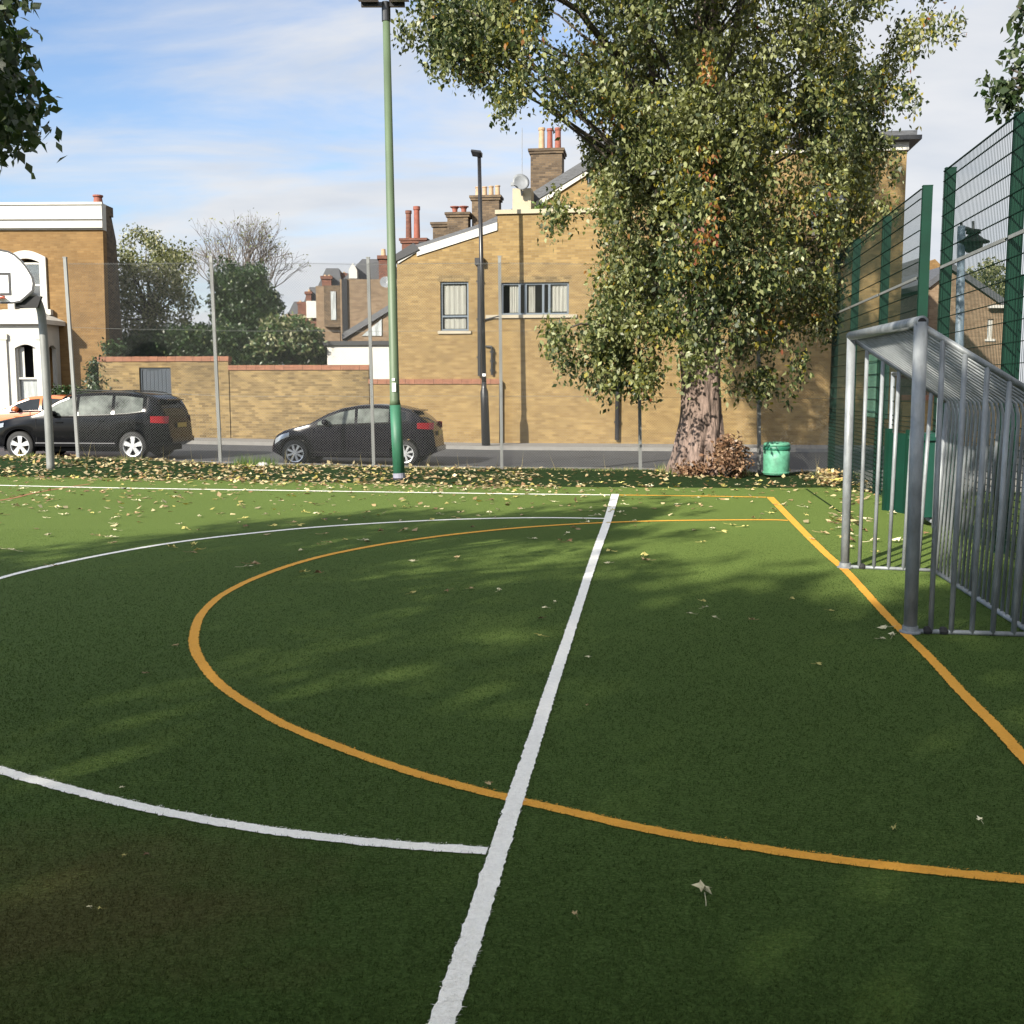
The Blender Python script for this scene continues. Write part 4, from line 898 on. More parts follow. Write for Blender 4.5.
SL = thing('street_lamp', 'slim black street lamp on the far pavement in front of the brick building', 'street lamp', (p.x, p.y, zb3))
bb = at(486, 443, Y); bb.z = zb3; mid_ = at(484.3, 392, Y); m2_ = at(484, 388, Y); tt = at(479.2, 157, Y)
MB().tube([bb, mid_, m2_, at(484, 382, Y)], [.13, .12, .08, .075], 16).build('base_column', 'black_metal', SL, smooth=True)
MB().tube([at(484, 382, Y), tt], [.072, .055], 14).build('column', 'black_metal', SL, smooth=True)
MB().add([tt + Vector(v) for v in ((-.24, -.25, .12), (.07, -.3, .06), (.09, .1, .0), (-.2, .1, .04), (-.22, -.22, .17), (.05, -.26, .13), (.1, .1, .12), (-.18, .1, .14))], [(0, 3, 2, 1), (4, 5, 6, 7), (0, 1, 5, 4), (1, 2, 6, 5), (2, 3, 7, 6), (3, 0, 4, 7)]).build('lamp_head', 'black_metal', SL)
l_ = at(484.1, 375, Y); MB().box((l_.x - .05, l_.y - .09, l_.z - .04), (l_.x + .05, l_.y - .076, l_.z + .04)).build('label_plate', 'board', SL)
# lantern lamp beyond the mesh
YL = 24.; SL2 = thing('lantern_lamp', 'grey lamp column with a hanging dark lantern seen through the mesh fence', 'street lamp', at(957, 458, YL)); SL2.location.z = -.2
MB().tube([(at(957.5, 458, YL).x, YL, -.2), at(961.5, 226, YL)], [.11, .08], 14).build('column', mat('grey_lamp_column', (.12, .16, .2), .5), SL2, smooth=True)
lc = at(973, 245, YL); k_ = YL / F
MB().tube([at(961.5, 231, YL), at(966, 228.5, YL), at(973, 231, YL)], .05, 8).tube([at(961.5, 222, YL), at(961.5, 232, YL)], .03, 8).tube([at(973.3, 221, YL), at(973.3, 232, YL)], .03, 8).build('bracket', 'black_metal', SL2)
MB().lathe(at(973, 241, YL), [(.03, .26), (.14, .24), (.16, .16), (.1, .14), (.22, .04), (.34, -.015), (.34, -.045), (.23, -.06)], 20).build('hood', 'trim', SL2)
MB().lathe(at(973, 241, YL), [(.22, -.062), (.2, -.16), (.13, -.24), (.03, -.27)], 20).build('glass_bowl', M['carglass'], SL2)

# ------------------------------------------------------------------ litter bin
pB = fpt(776, 474.5); pB = gnd(776, 474.5); LBn = thing('litter_bin', 'mint green round litter bin with dark stained rim by the fence post', 'bin', pB)
MB().lathe(pB, [(.235, .0), (.245, .03), (.25, .3), (.245, .47)], 28).build('body', 'bin', LBn, smooth=True)
MB().lathe(pB, [(.252, .471), (.258, .49), (.256, .53), (.248, .545)], 28).build('rim_band', mat('dark_green_band', (.012, .12, .07), .5, var=.5, scale=20), LBn, smooth=True)
MB().lathe(pB, [(.25, .546), (.252, .58), (.23, .61), (.2, .62), (.19, .6), (.19, .5)], 28).build('lid', 'bin', LBn, smooth=True)
MB().lathe(pB, [(.25, .028), (.258, .035), (.258, .055), (.25, .06)], 28).build('base_band', 'bin', LBn)

# ------------------------------------------------------------------ cars
def car(name, label, loc, yaw, L_, W_, top, belt, wheels, wr, paint, spokes, winx, cat='car', rails=False, arch=.04, glass='carglass_pale', sill=.24, tail=(.8, 1.0), screens=None, tumble=.30):
    """front at x=0, +x to the rear, visible side at -y"""
    t = thing(name, label, cat, loc, yaw)
    tx, tz = zip(*top); fx_, fz_ = zip(*belt); hw = W_ / 2
    ft = lambda x: float(np.interp(x, tx, tz)); fb_ = lambda x: float(np.interp(x, fx_, fz_))
    def wid(x):
        a = max(0, 1 - x / .75); b = max(0, 1 - (L_ - x) / .6); return hw * (1 - .34 * a ** 2.6 - .26 * b ** 2.6)
    def low(x):
        z = sill + (.10 * max(0, 1 - x / .25)) + .12 * max(0, 1 - (L_ - x) / .3)
        for wx in wheels:
            q = (wr + arch) ** 2 - (x - wx) ** 2
            if q > 0: z = max(z, wr + math.sqrt(q))
        return z
    def sec(x):
        zt_ = ft(x); w_ = wid(x); zl = low(x); be = min(fb_(x), zt_ - .09); re = zt_ - .06 if zt_ - be > .15 else zt_ - .045
        yr = w_ - .022 - (re - be) * tumble
        zm = zl + (be - zl) * .5
        return [(0, zl), (w_ - .1, zl), (w_ - .012, zl + min(.03, (be - zl) * .1)), (w_, zm), (w_ - .012, be - .06 if be - .06 > zm else zm + .01), (w_ - .022, be), (yr, re), (yr - .05, re + (zt_ - re) * .6), (yr * .6, zt_ - .008), (0, zt_)]
    xs = sorted(set([0, .02, .05, .09, L_ - .02, L_ - .05, L_] + list(np.arange(.12, L_ - .05, .05)) + [w_ + s * (wr + arch) * c for w_ in wheels for s in (-1, 1) for c in (.999, .96, .9, .8)]))
    xs = [x for x in xs if 0 <= x <= L_]
    m = MB(); S = [sec(x) for x in xs]; n_ = len(S[0])
    for sg in (-1, 1):
        o = len(m.v)
        for x, s in zip(xs, S): m.v += [(x, sg * y, z) for y, z in s]
        for i in range(len(xs) - 1):
            for k in range(n_ - 1):
                a = o + i * n_ + k; f = (a, a + 1, a + n_ + 1, a + n_); m.f.append(f if sg > 0 else f[::-1]); m.m.append(0)
        m.f.append(tuple(o + k for k in range(n_))); m.m.append(0); e = o + (len(xs) - 1) * n_; m.f.append(tuple(e + k for k in range(n_))); m.m.append(0)
    body = m.build('body', paint, t, local=True, smooth=True)
    import bmesh
    bm = bmesh.new(); bm.from_mesh(body.data); bmesh.ops.remove_doubles(bm, verts=bm.verts, dist=.001); bmesh.ops.recalc_face_normals(bm, faces=bm.faces); bm.to_mesh(body.data); bm.free()
    body.data.set_sharp_from_angle(angle=R(38)) if hasattr(body.data, 'set_sharp_from_angle') else None
    def side_y(x, z):
        zt_ = ft(x); be = min(fb_(x), zt_ - .09)
        if z <= be: return wid(x) - .006
        return wid(x) - .022 - (z - be) * tumble
    # side windows
    def patch(nm, x0, x1, lo_, hi_, mt, sg=-1, off=.006, parent=None, k=18):
        m = MB()
        for i in range(k + 1):
            x = x0 + (x1 - x0) * i / k
            for q in range(4):
                z = lo_(x) + (hi_(x) - lo_(x)) * q / 3; m.v.append((x, sg * (side_y(x, z) + off), z))
        for i in range(k):
            for q in range(3): a = i * 4 + q; m.f.append((a, a + 1, a + 5, a + 4)); m.m.append(0)
        return m.build(nm, mt, parent or t, local=True, smooth=True)
    for sg in (-1, 1):
        for (x0, x1, dark) in winx:
            patch('side_window', x0, x1, lambda x: fb_(x) + .035, lambda x: max(fb_(x) + .036, min(ft(x) - .095, fb_(x) + (ft(x) - fb_(x)) * .9)), 'carglass' if dark else glass, sg)
        patch('window_trim', winx[0][0] - .04, winx[-1][1] + .05, lambda x: fb_(x) - .005, lambda x: fb_(x) + .028, 'trim', sg, .008)
        patch('sill_trim', wheels[0] + wr + .08, wheels[1] - wr - .08, lambda x: sill + .10, lambda x: sill + .125, 'chrome' if rails else 'trim', sg, .012)
        tl = patch('tail_light', L_ - .40, L_ - .05, lambda x: tail[0] + .07 * (L_ - x), lambda x: tail[1] + .02, 'tail', sg, .012)
        patch('headlight', .10, .50, lambda x: ft(x) - .22 + .06 * x, lambda x: ft(x) - .09, 'lens', sg, .012)
        patch('door_handle', L_ * .40, L_ * .40 + .17, lambda x: fb_(x) - .13, lambda x: fb_(x) - .105, paint, sg, .03)
        patch('door_handle', L_ * .63, L_ * .63 + .17, lambda x: fb_(x) - .13, lambda x: fb_(x) - .105, paint, sg, .03)
        # door shut lines
        for xd in (wheels[0] + wr + .1, L_ * .515, wheels[1] - .12):
            patch('door_gap', xd, xd + .012, lambda x: max(low(x) + .06, sill + .08), lambda x: fb_(x) - .01, 'trim', sg, .002, k=1)
        x_ = winx[0][0] + .22; z_ = fb_(x_) + .09; y_ = side_y(x_, z_)
        MB().tube([(x_, sg * (y_ - .02), z_ - .02), (x_ - .02, sg * (y_ + .08), z_), (x_ - .02, sg * (y_ + .2), z_ + .01)], [.03, .075, .06], 10).build('wing_mirror', paint, t, local=True, smooth=True)
        if rails:
            pts = [(x, sg * (side_y(x, ft(x) - .06) - .03), ft(x) + .02) for x in np.linspace(1.95, L_ - .55, 12)]; pts[0] = (pts[0][0], pts[0][1], pts[0][2] - .05); pts[-1] = (pts[-1][0], pts[-1][1], pts[-1][2] - .05)
            MB().tube(pts, .018, 8).build('roof_rail', 'trim', t, local=True)
    # windscreen and rear screen following the roof profile
    def screen(nm, x0, x1):
        m = MB(); k = 10
        for i in range(k + 1):
            x = x0 + (x1 - x0) * i / k; zt_ = ft(x); s = sec(x); yr = s[7][0]
            for q in (-1, -.6, -.3, 0, .3, .6, 1):
                y = q * (yr - .03); z = zt_ - .008 * abs(q) / .6 if abs(q) <= .6 else (zt_ - .008) + (s[7][1] - zt_ + .008) * (abs(q) - .6) / .4
                sx = (ft(x + .02) - ft(x - .02)) / .04; nn = Vector((-sx, 0, 1)).normalized() * .010; m.v.append((x + nn.x, y, z + nn.z))
        for i in range(k):
            for q in range(6): a = i * 7 + q; m.f.append((a, a + 1, a + 8, a + 7)); m.m.append(0)
        m.build(nm, 'carglass', t, local=True, smooth=True)
    screen('windscreen', *screens[0]); screen('rear_window', *screens[1])
    # tail: plate, bumper trim, spoiler
    MB().box((L_ - .005, -.26, .72 if L_ < 4.2 else .78), (L_ + .012, .26, .83 if L_ < 4.2 else .89)).build('number_plate', 'plate_y', t, local=True)
    MB().box((L_ - .12, -hw * .72, sill + .12), (L_ + .03, hw * .72, sill + .24)).build('bumper', paint, t, local=True)
    MB().box((-.03, -hw * .55, sill + .12), (.06, hw * .55, sill + .22)).build('bumper', paint, t, local=True)
    MB().box((.012, -.34, .50), (-.01, .34, .60)).build('grille', 'trim', t, local=True)
    xs_ = screens[1][0]; zsx = ft(xs_); MB().add([(xs_ - .12, -.52, zsx), (xs_ + .16, -.5, zsx - .03), (xs_ + .16, .5, zsx - .03), (xs_ - .12, .52, zsx), (xs_ - .12, -.52, zsx + .02), (xs_ + .16, -.5, zsx - .005), (xs_ + .16, .5, zsx - .005), (xs_ - .12, .52, zsx + .02)], [(0, 3, 2, 1), (4, 5, 6, 7), (0, 1, 5, 4), (1, 2, 6, 5), (2, 3, 7, 6), (3, 0, 4, 7)]).build('spoiler', paint, t, local=True)
    MB().box((.35, -hw + .25, .2), (L_ - .3, hw - .25, .5)).build('underbody', 'trim', t, local=True)
    for wx in wheels:
        for sg in (-1, 1):
            yo = sg * (hw - .03); yi = sg * (hw - .24)
            m = MB(); ns = 36
            prof = [(wr - .1, yo), (wr - .02, yo), (wr, yo - sg * .03), (wr, yi + sg * .02), (wr - .1, yi)]
            for r_, y in prof: m.v += [(wx + r_ * math.cos(2 * math.pi * k / ns), y, wr + r_ * math.sin(2 * math.pi * k / ns)) for k in range(ns)]
            for i in range(len(prof) - 1):
                for k in range(ns): k2 = (k + 1) % ns; m.f.append((i * ns + k, i * ns + k2, (i + 1) * ns + k2, (i + 1) * ns + k)); m.m.append(0)
            wh = m.build('wheel', 'tyre', t, local=True, smooth=True)
            ri = wr - .095; m = MB()
            for r0, r1, y0_, y1_ in ((ri, ri - .03, yo - sg * .008, yo - sg * .012),):
                o = len(m.v)
                for r_, y in ((ri + .006, yo - sg * .004), (ri - .022, yo - sg * .012), (ri - .03, yo - sg * .09)): m.v += [(wx + r_ * math.cos(2 * math.pi * k / ns), y, wr + r_ * math.sin(2 * math.pi * k / ns)) for k in range(ns)]
                for i in range(2):
                    for k in range(ns): k2 = (k + 1) % ns; m.f.append((o + i * ns + k, o + i * ns + k2, o + (i + 1) * ns + k2, o + (i + 1) * ns + k)); m.m.append(0)
            for k in range(spokes):
                a = 2 * math.pi * k / spokes + .3; ca, sa = math.cos(a), math.sin(a); w0_, w1_ = (.034, .062) if spokes < 7 else (.018, .028)
                p = lambda r_, w_, y: (wx + r_ * ca - w_ * sa, y, wr + r_ * sa + w_ * ca)
                y0_, y1_ = yo - sg * .018, yo - sg * .05
                m.add([p(.03, -w0_, y0_), p(.03, w0_, y0_), p(ri - .015, w1_, y0_), p(ri - .015, -w1_, y0_), p(.03, -w0_, y1_), p(.03, w0_, y1_), p(ri - .015, w1_, y1_), p(ri - .015, -w1_, y1_)], [(0, 1, 2, 3), (4, 5, 6, 7), (0, 1, 5, 4), (1, 2, 6, 5), (2, 3, 7, 6), (3, 0, 4, 7)])
            m.tube([(wx, yo - sg * .05, wr), (wx, yo - sg * .012, wr)], .055, 14)
            m.build('rim', 'alloy', wh, local=True)
            m = MB().tube([(wx, yo - sg * .1, wr), (wx, yo - sg * .085, wr)], ri - .01, 24).build('brake_disc', 'trim', wh, local=True)
    return t
YAW = R(-5.5)
def car_at(px, py, Y, dx): p = at(px, py, Y); return p
# black estate/SUV: front wheel centre at px 23.8, rear at 141
zst = -.11
pw = at(23.8, 448.5, 25.9); loc = (pw.x - .86, 25.9 + .93 + .08, -.02)
car('parked_car', 'large black SUV with roof rails and five spoke alloy wheels parked behind the fence', (pw.x - .88, 25.9 + .95, -.075), YAW, 4.60, 1.84,
    [(0, .70), (.05, .84), (.2, .93), (.9, 1.06), (1.28, 1.11), (1.85, 1.46), (2.15, 1.575), (2.5, 1.63), (3.0, 1.65), (3.6, 1.63), (4.1, 1.57), (4.28, 1.50), (4.42, 1.25), (4.52, 1.0), (4.57, .8), (4.6, .5)],
    [(0, .68), (.5, .86), (1.2, 1.0), (2, 1.03), (3, 1.06), (3.7, 1.10), (4.1, 1.16), (4.35, 1.2), (4.6, 1.0)],
    (.88, 3.72), .345, 'carblack', 5, [(1.62, 2.33, 0), (2.40, 3.22, 0), (3.30, 4.0, 0)], rails=True, tail=(.88, 1.04), sill=.30, screens=[(1.36, 2.05), (4.30, 4.50)])
pw2 = at(298.3, 455, 24.9)
car('parked_car', 'small charcoal hatchback with multi spoke wheels parked behind the green pole', (pw2.x - .62, 24.9 + .88, -.165), YAW, 3.92, 1.72,
    [(0, .50), (.04, .62), (.12, .74), (.3, .83), (.65, .93), (.98, 1.01), (1.4, 1.24), (1.72, 1.36), (2.1, 1.43), (2.55, 1.45), (3.0, 1.415), (3.35, 1.33), (3.6, 1.15), (3.8, .98), (3.88, .8), (3.92, .45)],
    [(0, .5), (.4, .74), (1.0, .92), (2, .97), (3.0, 1.01), (3.4, 1.07), (3.7, 1.05), (3.92, .9)],
    (.62, 3.22), .31, 'cargrey', 8, [(1.18, 2.05, 0), (2.12, 2.85, 0), (2.92, 3.25, 1)], tail=(.86, 1.0), sill=.22, screens=[(1.05, 1.68), (3.38, 3.76)])
po = at(-26, 430, 30.6)
car('parked_car', 'orange hatchback with dark windows parked on the far side of the road', (po.x, 30.6 + .3, .02), YAW, 3.98, 1.74,
    [(0, .50), (.04, .62), (.12, .78), (.4, .88), (1.0, .98), (1.3, 1.1), (1.65, 1.30), (2.0, 1.42), (2.5, 1.46), (3.1, 1.42), (3.6, 1.28), (3.8, 1.0), (3.93, .8), (3.98, .45)],
    [(0, .5), (.4, .76), (1.0, .93), (2, .99), (3.0, 1.03), (3.5, 1.08), (3.98, .9)],
    (.72, 3.22), .31, 'carorange', 7, [(1.48, 2.3, 1), (2.38, 3.2, 1)], tail=(.86, 1.0), sill=.22, glass='carglass', screens=[(1.1, 1.85), (3.62, 3.8)])

# ------------------------------------------------------------------ trees
def limb(m, a, b, r0, r1, sag=.0, n=7, seed=0, wob=.25):
    a, b = Vector(a), Vector(b); pts = []; rad = []; l = (b - a).length
    for i in range(n + 1):
        t = i / n; p = a.lerp(b, t); p.z += math.sin(math.pi * t) * sag * l
        if 0 < i: p += Vector((mnoise.noise(Vector((seed, t * 3, 1))), mnoise.noise(Vector((seed, t * 3, 5))), mnoise.noise(Vector((seed, t * 3, 9))))) * wob * t * l * .35
        pts.append(p); rad.append(r0 + (r1 - r0) * t ** .8)
    m.tube(pts, rad, 8); return pts
TY = 20.9
MT = thing('poplar_tree', 'big leafy tree turning yellow in front of the brick building', 'tree', gnd(700, 473))
tr_path = [(699, 480), (699, 468), (700, 445), (702, 415), (702, 385), (700, 340), (694, 290), (690, 235), (692, 180), (697, 120), (704, 50), (708, -40), (712, -150), (716, -250)]
tr_r = [.50, .46, .42, .40, .385, .41, .37, .34, .31, .28, .24, .18, .11, .05]
tp_ = [at(x, y, TY) for x, y in tr_path]; m = MB(); m.tube(spline(tp_, 4), list(np.interp(np.linspace(0, 13, 53), range(14), tr_r)), 36, lump=.22)
for k in range(9):
    a = 2 * math.pi * k / 9 + .2; b0_ = tp_[1] + Vector((math.cos(a), math.sin(a), 0)) * .62; b0_.z = -.05; m.tube([b0_, tp_[1] + Vector((math.cos(a), math.sin(a), 0)) * .42 + Vector((0, 0, .18)), tp_[3] + Vector((math.cos(a), math.sin(a), 0)) * .28], [.07, .14, .13], 10)
m.build('trunk', 'bark', MT, smooth=True)
silL = [(-300, 620), (-200, 500), (-80, 430), (0, 408), (50, 420), (90, 480), (115, 535), (135, 578), (175, 592), (230, 566), (290, 558), (330, 556), (350, 575), (375, 600), (398, 616)]
silR = [(-300, 790), (-200, 900), (-80, 945), (0, 936), (40, 905), (110, 905), (150, 880), (200, 872), (250, 860), (300, 838), (340, 826), (385, 800), (400, 780)]
def interp(tab, y): return float(np.interp(y, [a for a, b in tab], [b for a, b in tab]))
cents = []; tries = 0
while len(cents) < 3400 and tries < 60000:
    tries += 1
    py = random.uniform(-300, 377); l, r = interp(silL, py + 18), interp(silR, py + 10)
    if random.random() > (r - l) / 530: continue
    px = random.uniform(l, r); u = (px - (l + r) / 2) / ((r - l) / 2)
    hm = min(4.2, (r - l) / 2 * TY / F); dep = math.sqrt(max(0, 1 - u * u)) * hm * .9 * random.uniform(-1, 1)
    if py > 330: dep *= .75
    if py > 345 and 655 < px < 745 and random.random() < .9: continue
    edge_d = min(px - l, r - px)
    p = at(px, py, TY + dep)
    q = mnoise.noise(Vector((p.x * .62, p.y * .62, p.z * .62))) + .5 * mnoise.noise(Vector((p.x * 1.5, p.y * 1.5, p.z * 1.5 + 7)))
    if q < .0 + (.05 if px < 520 and py < 150 else -.07 if px < 640 and py < 190 else 0) + (.16 if edge_d < 45 else 0) + (.05 if py < 60 else 0) + (.16 if py > 335 else 0): continue
    if py > 325 and mnoise.noise(Vector((px * .025, 3.3, 0))) < -.05 and random.random() < .8: continue
    cents.append(tuple(p))
# drooping tips past the outline
for (px, py, n_) in ((432, 52, 5), (445, 32, 8), (455, 60, 4), (500, 82, 7), (506, 104, 3), (520, 76, 6), (408, 22, 4), (912, 30, 5), (930, 18, 5), (945, 16, 3), (900, 85, 3), (915, 92, 2), (590, 362, 5), (600, 374, 4), (612, 368, 6), (635, 370, 7), (645, 384, 2), (560, 332, 5), (553, 322, 5), (570, 350, 5), (550, 212, 4), (558, 200, 4), (775, 380, 2), (765, 372, 5), (800, 360, 4), (882, 200, 5), (890, 150, 4), (650, 360, 6)):
    for _ in range(n_): cents.append(tuple(at(px + random.gauss(0, 5), py + random.gauss(0, 5), TY - 1 + random.gauss(0, .6))))
for _ in range(170):
    py = random.uniform(30, 362); cents.append(tuple(at(random.gauss(698, 17), py, TY - 1.5 - random.random() * 1.2)))
cents = np.array(cents)
m = MB(); idx = rng.choice(len(cents), 70, replace=False)
for j, i in enumerate(idx):
    c = Vector(cents[i]); zz_ = min(max(c.z - abs(c.x - tp_[5].x) * .55 - .8, 2.6), 14.); k = min(range(len(tp_)), key=lambda q: abs(tp_[q].z - zz_)); r0 = tr_r[k] * .12
    limb(m, tp_[k], c, r0, .015, .05, 8, j * 3.1)
for (a, b, r_) in (((692, 190), (620, 60), .15), ((620, 60), (530, -20), .08), ((694, 150), (760, -30), .14), ((690, 230), (790, 90), .11), ((692, 200), (650, 60), .12), ((650, 60), (620, -100), .08), ((697, 320), (780, 270), .07), ((697, 310), (620, 270), .06)):
    limb(m, at(*a, TY), at(*b, TY - random.uniform(-.8, 1.5)), r_, r_ * .45, .06, 8, a[0] + b[1], .2)
m.build('branches', 'bark_dark', MT, smooth=True)
def mt_w(C, n_):
    q = nz3(C[::1], .55, 3.) if n_ < 20000 else None
    # per-cluster noise evaluated once and repeated
    U = C[::48]; a = np.repeat(nz3(U, .5, 3.), 48)[:n_]; b = np.repeat(nz3(U, .9, 40.), 48)[:n_]
    r = rng.random(n_); mi = np.where(r < .30 - a * .7, 0, np.where(r < .66 - a * .2, 1, 2))
    right = np.clip((C[:, 0] - 2.5) / 6, -.4, .6)
    yl = rng.random(n_) < np.clip(-.01 + b * .28 + right * .10 + np.clip((C[:, 2] - 5) / 90, 0, .08), .002, .35); mi = np.where(yl, 3, mi)
    og = rng.random(n_) < np.clip(-.03 + b * .13, .001, .07); mi = np.where(og, 4, mi)
    rd = rng.random(n_) < np.clip(b * .05 - .012, 0, .03); mi = np.where(rd, 5, mi); return mi
leaves('crown', cents, 48, .34, .10, LG, MT, mt_w, droop=.75, strand=.42, wide=.56)
# drooping dead-leaf strand in the crown
c_ = np.array([at(706 + random.gauss(0, 2.5), random.uniform(50, 80), TY - 3.2)[:] for _ in range(6)] + [at(708 + random.gauss(0, 9), random.uniform(130, 260), TY - 3.2)[:] for _ in range(12)])
leaves('dry_leaves', c_, 11, .2, .09, [LG[4], LG[5], LG[3]], MT, [.45, .3, .25], .9)

def shrub(name, label, cat, base, C, mats, wts, per=36, spread=.4, size=.12, droop=.4, trunk=None, strand=0, fo='foliage', twig='bark_dark'):
    t = thing(name, label, cat, base)
    leaves(fo, C, per, spread, size, mats, t, wts, droop, strand)
    if trunk:
        m = MB()
        for i, (a, b, r0, r1) in enumerate(trunk): limb(m, a, b, r0, r1, .03, 7, i * 5.3)
        m.build('trunk', twig, t, smooth=True)
    return t
# brown shrub at the trunk foot
cs = []
while len(cs) < 150:
    x, y = random.gauss(729, 8.5), random.gauss(457, 11)
    if 436 < y < 474 and 706 < x < 748 and (y > 445 or abs(x - 728) < 12): cs.append(at(x, y, TY - .75 + random.gauss(0, .22))[:])
for _ in range(24): cs.append(at(random.uniform(678, 712), random.uniform(466, 471), TY - .8 + random.gauss(0, .12))[:])
base = gnd(727, 476)
tw = [(base, Vector(c), .012, .004) for c in cs[:40]]
shrub('dead_shrub', 'brown withered shrub against the right foot of the big tree', 'shrub', base, cs, LB, [.42, .30, .28], 13, .16, .085, .2, tw, twig='bark_dark')
# trees beyond the far garden wall
def blob(px0, px1, py0, py1, Y, dY, n_, shape=None):
    out = []
    while len(out) < n_:
        px, py = random.uniform(px0, px1), random.uniform(py0, py1)
        if shape and not shape(px, py): continue
        out.append(at(px, py, Y + random.uniform(-dY, dY))[:])
    return out
def ell(cx, cy, rx, ry, nzv=.35):
    def f(px, py):
        d = ((px - cx) / rx) ** 2 + ((py - cy) / ry) ** 2; return d < 1 + nzv * 2 * mnoise.noise(Vector((px * .06, py * .06, cx)))
    return f
b_ = at(150, 400, 42); b_.z = -.3
C = blob(118, 200, 225, 345, 42, 2.2, 520, lambda x, y: ell(150, 300, 42, 62)(x, y) and (mnoise.noise(Vector((x * .09, y * .09, 2))) > -.12))
C += [at(x + random.gauss(0, 3), y + random.gauss(0, 4), 42)[:] for x, y in ((135, 236), (142, 232), (150, 240), (128, 244), (160, 248), (172, 262), (180, 268), (190, 276), (176, 250), (183, 258)) for _ in range(5)]
shrub('olive_tree', 'airy grey green tree behind the blue door wall beside the orange house', 'tree', b_, C, LO, [.3, .45, .25], 22, .42, .13, .3, [(b_, at(150, 320, 42), .14, .08)] + [(at(150, 320, 42), Vector(C[i * 12]), .05, .01) for i in range(40)], fo='crown')
b_ = at(240, 400, 41); b_.z = -.3
C = blob(214, 280, 264, 345, 41, 1.6, 620, lambda x, y: ell(243, 318, 33, 50, .3)(x, y)) + [at(230 + random.gauss(0, 3), random.uniform(262, 285), 41)[:] for _ in range(26)] + [at(218 + random.gauss(0, 2), random.uniform(270, 300), 41)[:] for _ in range(20)]
shrub('ivy_covered_tree', 'dark ivy covered tree stump behind the middle of the garden wall', 'tree', b_, C, LI, [.62, .33, .05], 34, .34, .12, .5, [(b_, at(242, 285, 41), .3, .15)], fo='ivy')
C = blob(112, 330, 318, 366, 39.2, 1.2, 1150, lambda x, y: y > 342 - 14 * math.sin((x - 110) / 60) - 10 * mnoise.noise(Vector((x * .05, 0, 0))))
b_ = at(200, 400, 39.2); b_.z = -.3
shrub('hedge', 'dark overgrown hedge along the top of the garden wall', 'hedge', b_, C, LI, [.6, .34, .06], 36, .36, .12, .4)
C = blob(255, 318, 318, 350, 38.2, .7, 240, ell(290, 345, 34, 26))
b_ = at(288, 400, 38.2); b_.z = -.3
shrub('laurel_bush', 'glossy pale leaved bush left of the white extension', 'bush', b_, C, [LI[1], LI[2], LO[2]], [.5, .35, .15], 26, .34, .16, .3, [(b_, at(288, 345, 38.2), .08, .04)])
# bare tree
bt = thing('bare_tree', 'bare wintry tree with upright twigs rising above the ivy', 'tree', at(238, 400, 45)); bt.location.z = -.3
m = MB(); mt_ = MB(); random.seed(21)
tips = []
def grow(p, d, l, r, dep, mm):
    q = p + d * l; mid = p.lerp(q, .5) + Vector((random.gauss(0, 1), random.gauss(0, 1), random.gauss(0, .4))) * l * .05
    mm.tube([p, mid, q], [r, r * .85, r * .7], 5 if dep > 2 else 4, cap=False)
    if dep == 0: tips.append(q); return
    for k in range(random.choice((2, 3)) if dep < 5 else 4):
        nd = (d + Vector((random.gauss(0, .42), random.gauss(0, .35), random.gauss(.10, .22)))).normalized(); grow(q.lerp(p, random.uniform(0, .35)), nd, l * random.uniform(.66, .9), r * .62, dep - 1, mm)
b0_ = at(240, 330, 45); m.tube([Vector((b0_.x, 45, -.3)), b0_], [.2, .15], 10); m.build('trunk', 'twig', bt, smooth=True)
for a in (-.5, -.2, .05, .3, .6): grow(b0_, Vector((a, random.gauss(0, .2), 1)).normalized(), 1.45, .055, 5, mt_)
mt_.build('twigs', 'twig', bt)
leaves('sparse_leaves', [t_[:] for t_ in tips[::4]], 3, .15, .1, LO, bt, [.2, .4, .4], .4)
random.seed(33)
# small olive tree behind right house
b_ = at(985, 400, 62); b_.z = -.3
C = blob(962, 1014, 258, 300, 62, 2, 170, lambda x, y: ell(988, 288, 26, 24)(x, y) and mnoise.noise(Vector((x * .12, y * .12, 2))) > -.15)
shrub('distant_tree', 'hazy olive tree beyond the gabled house at right', 'tree', b_, C, LO, [.35, .45, .2], 20, .5, .2, .3, [(b_, at(985, 295, 62), .2, .1)], fo='crown')

def big_tree(name, label, base, trunk_h, C, per, spread, size, mats, wts, r=.3):
    t = thing(name, label, 'tree', base); b = Vector(base); m = MB(); top = Vector((b.x, b.y, trunk_h))
    m.tube([b - Vector((0, 0, .3)), b + Vector((0, 0, .4)), b.lerp(top, .5) + Vector((.1, .05, 0)), top], [r * 1.5, r * 1.1, r * .85, r * .6], 16, lump=.15)
    m.build('trunk', 'bark', t, smooth=True); C = np.array(C); m = MB()
    for j, i in enumerate(rng.choice(len(C), 34, replace=False)): c = Vector(C[i]); limb(m, b.lerp(top, random.uniform(.6, 1)), c, r * .35, .012, .05, 7, j * 2.7)
    m.build('branches', 'bark_dark', t, smooth=True)
    leaves('crown', C, per, spread, size, mats, t, wts, .6, .25, .6); return t
def cloud(center, rad, n_, thr=-.12, sc=.5, seed=0):
    out = []
    while len(out) < n_:
        v = Vector((random.uniform(-1, 1), random.uniform(-1, 1), random.uniform(-1, 1)))
        if v.length > 1: continue
        p = Vector((center[0] + v.x * rad[0], center[1] + v.y * rad[1], center[2] + v.z * rad[2]))
        if mnoise.noise(Vector((p.x * sc + seed, p.y * sc, p.z * sc))) < thr: continue
        out.append(p[:])
    return out
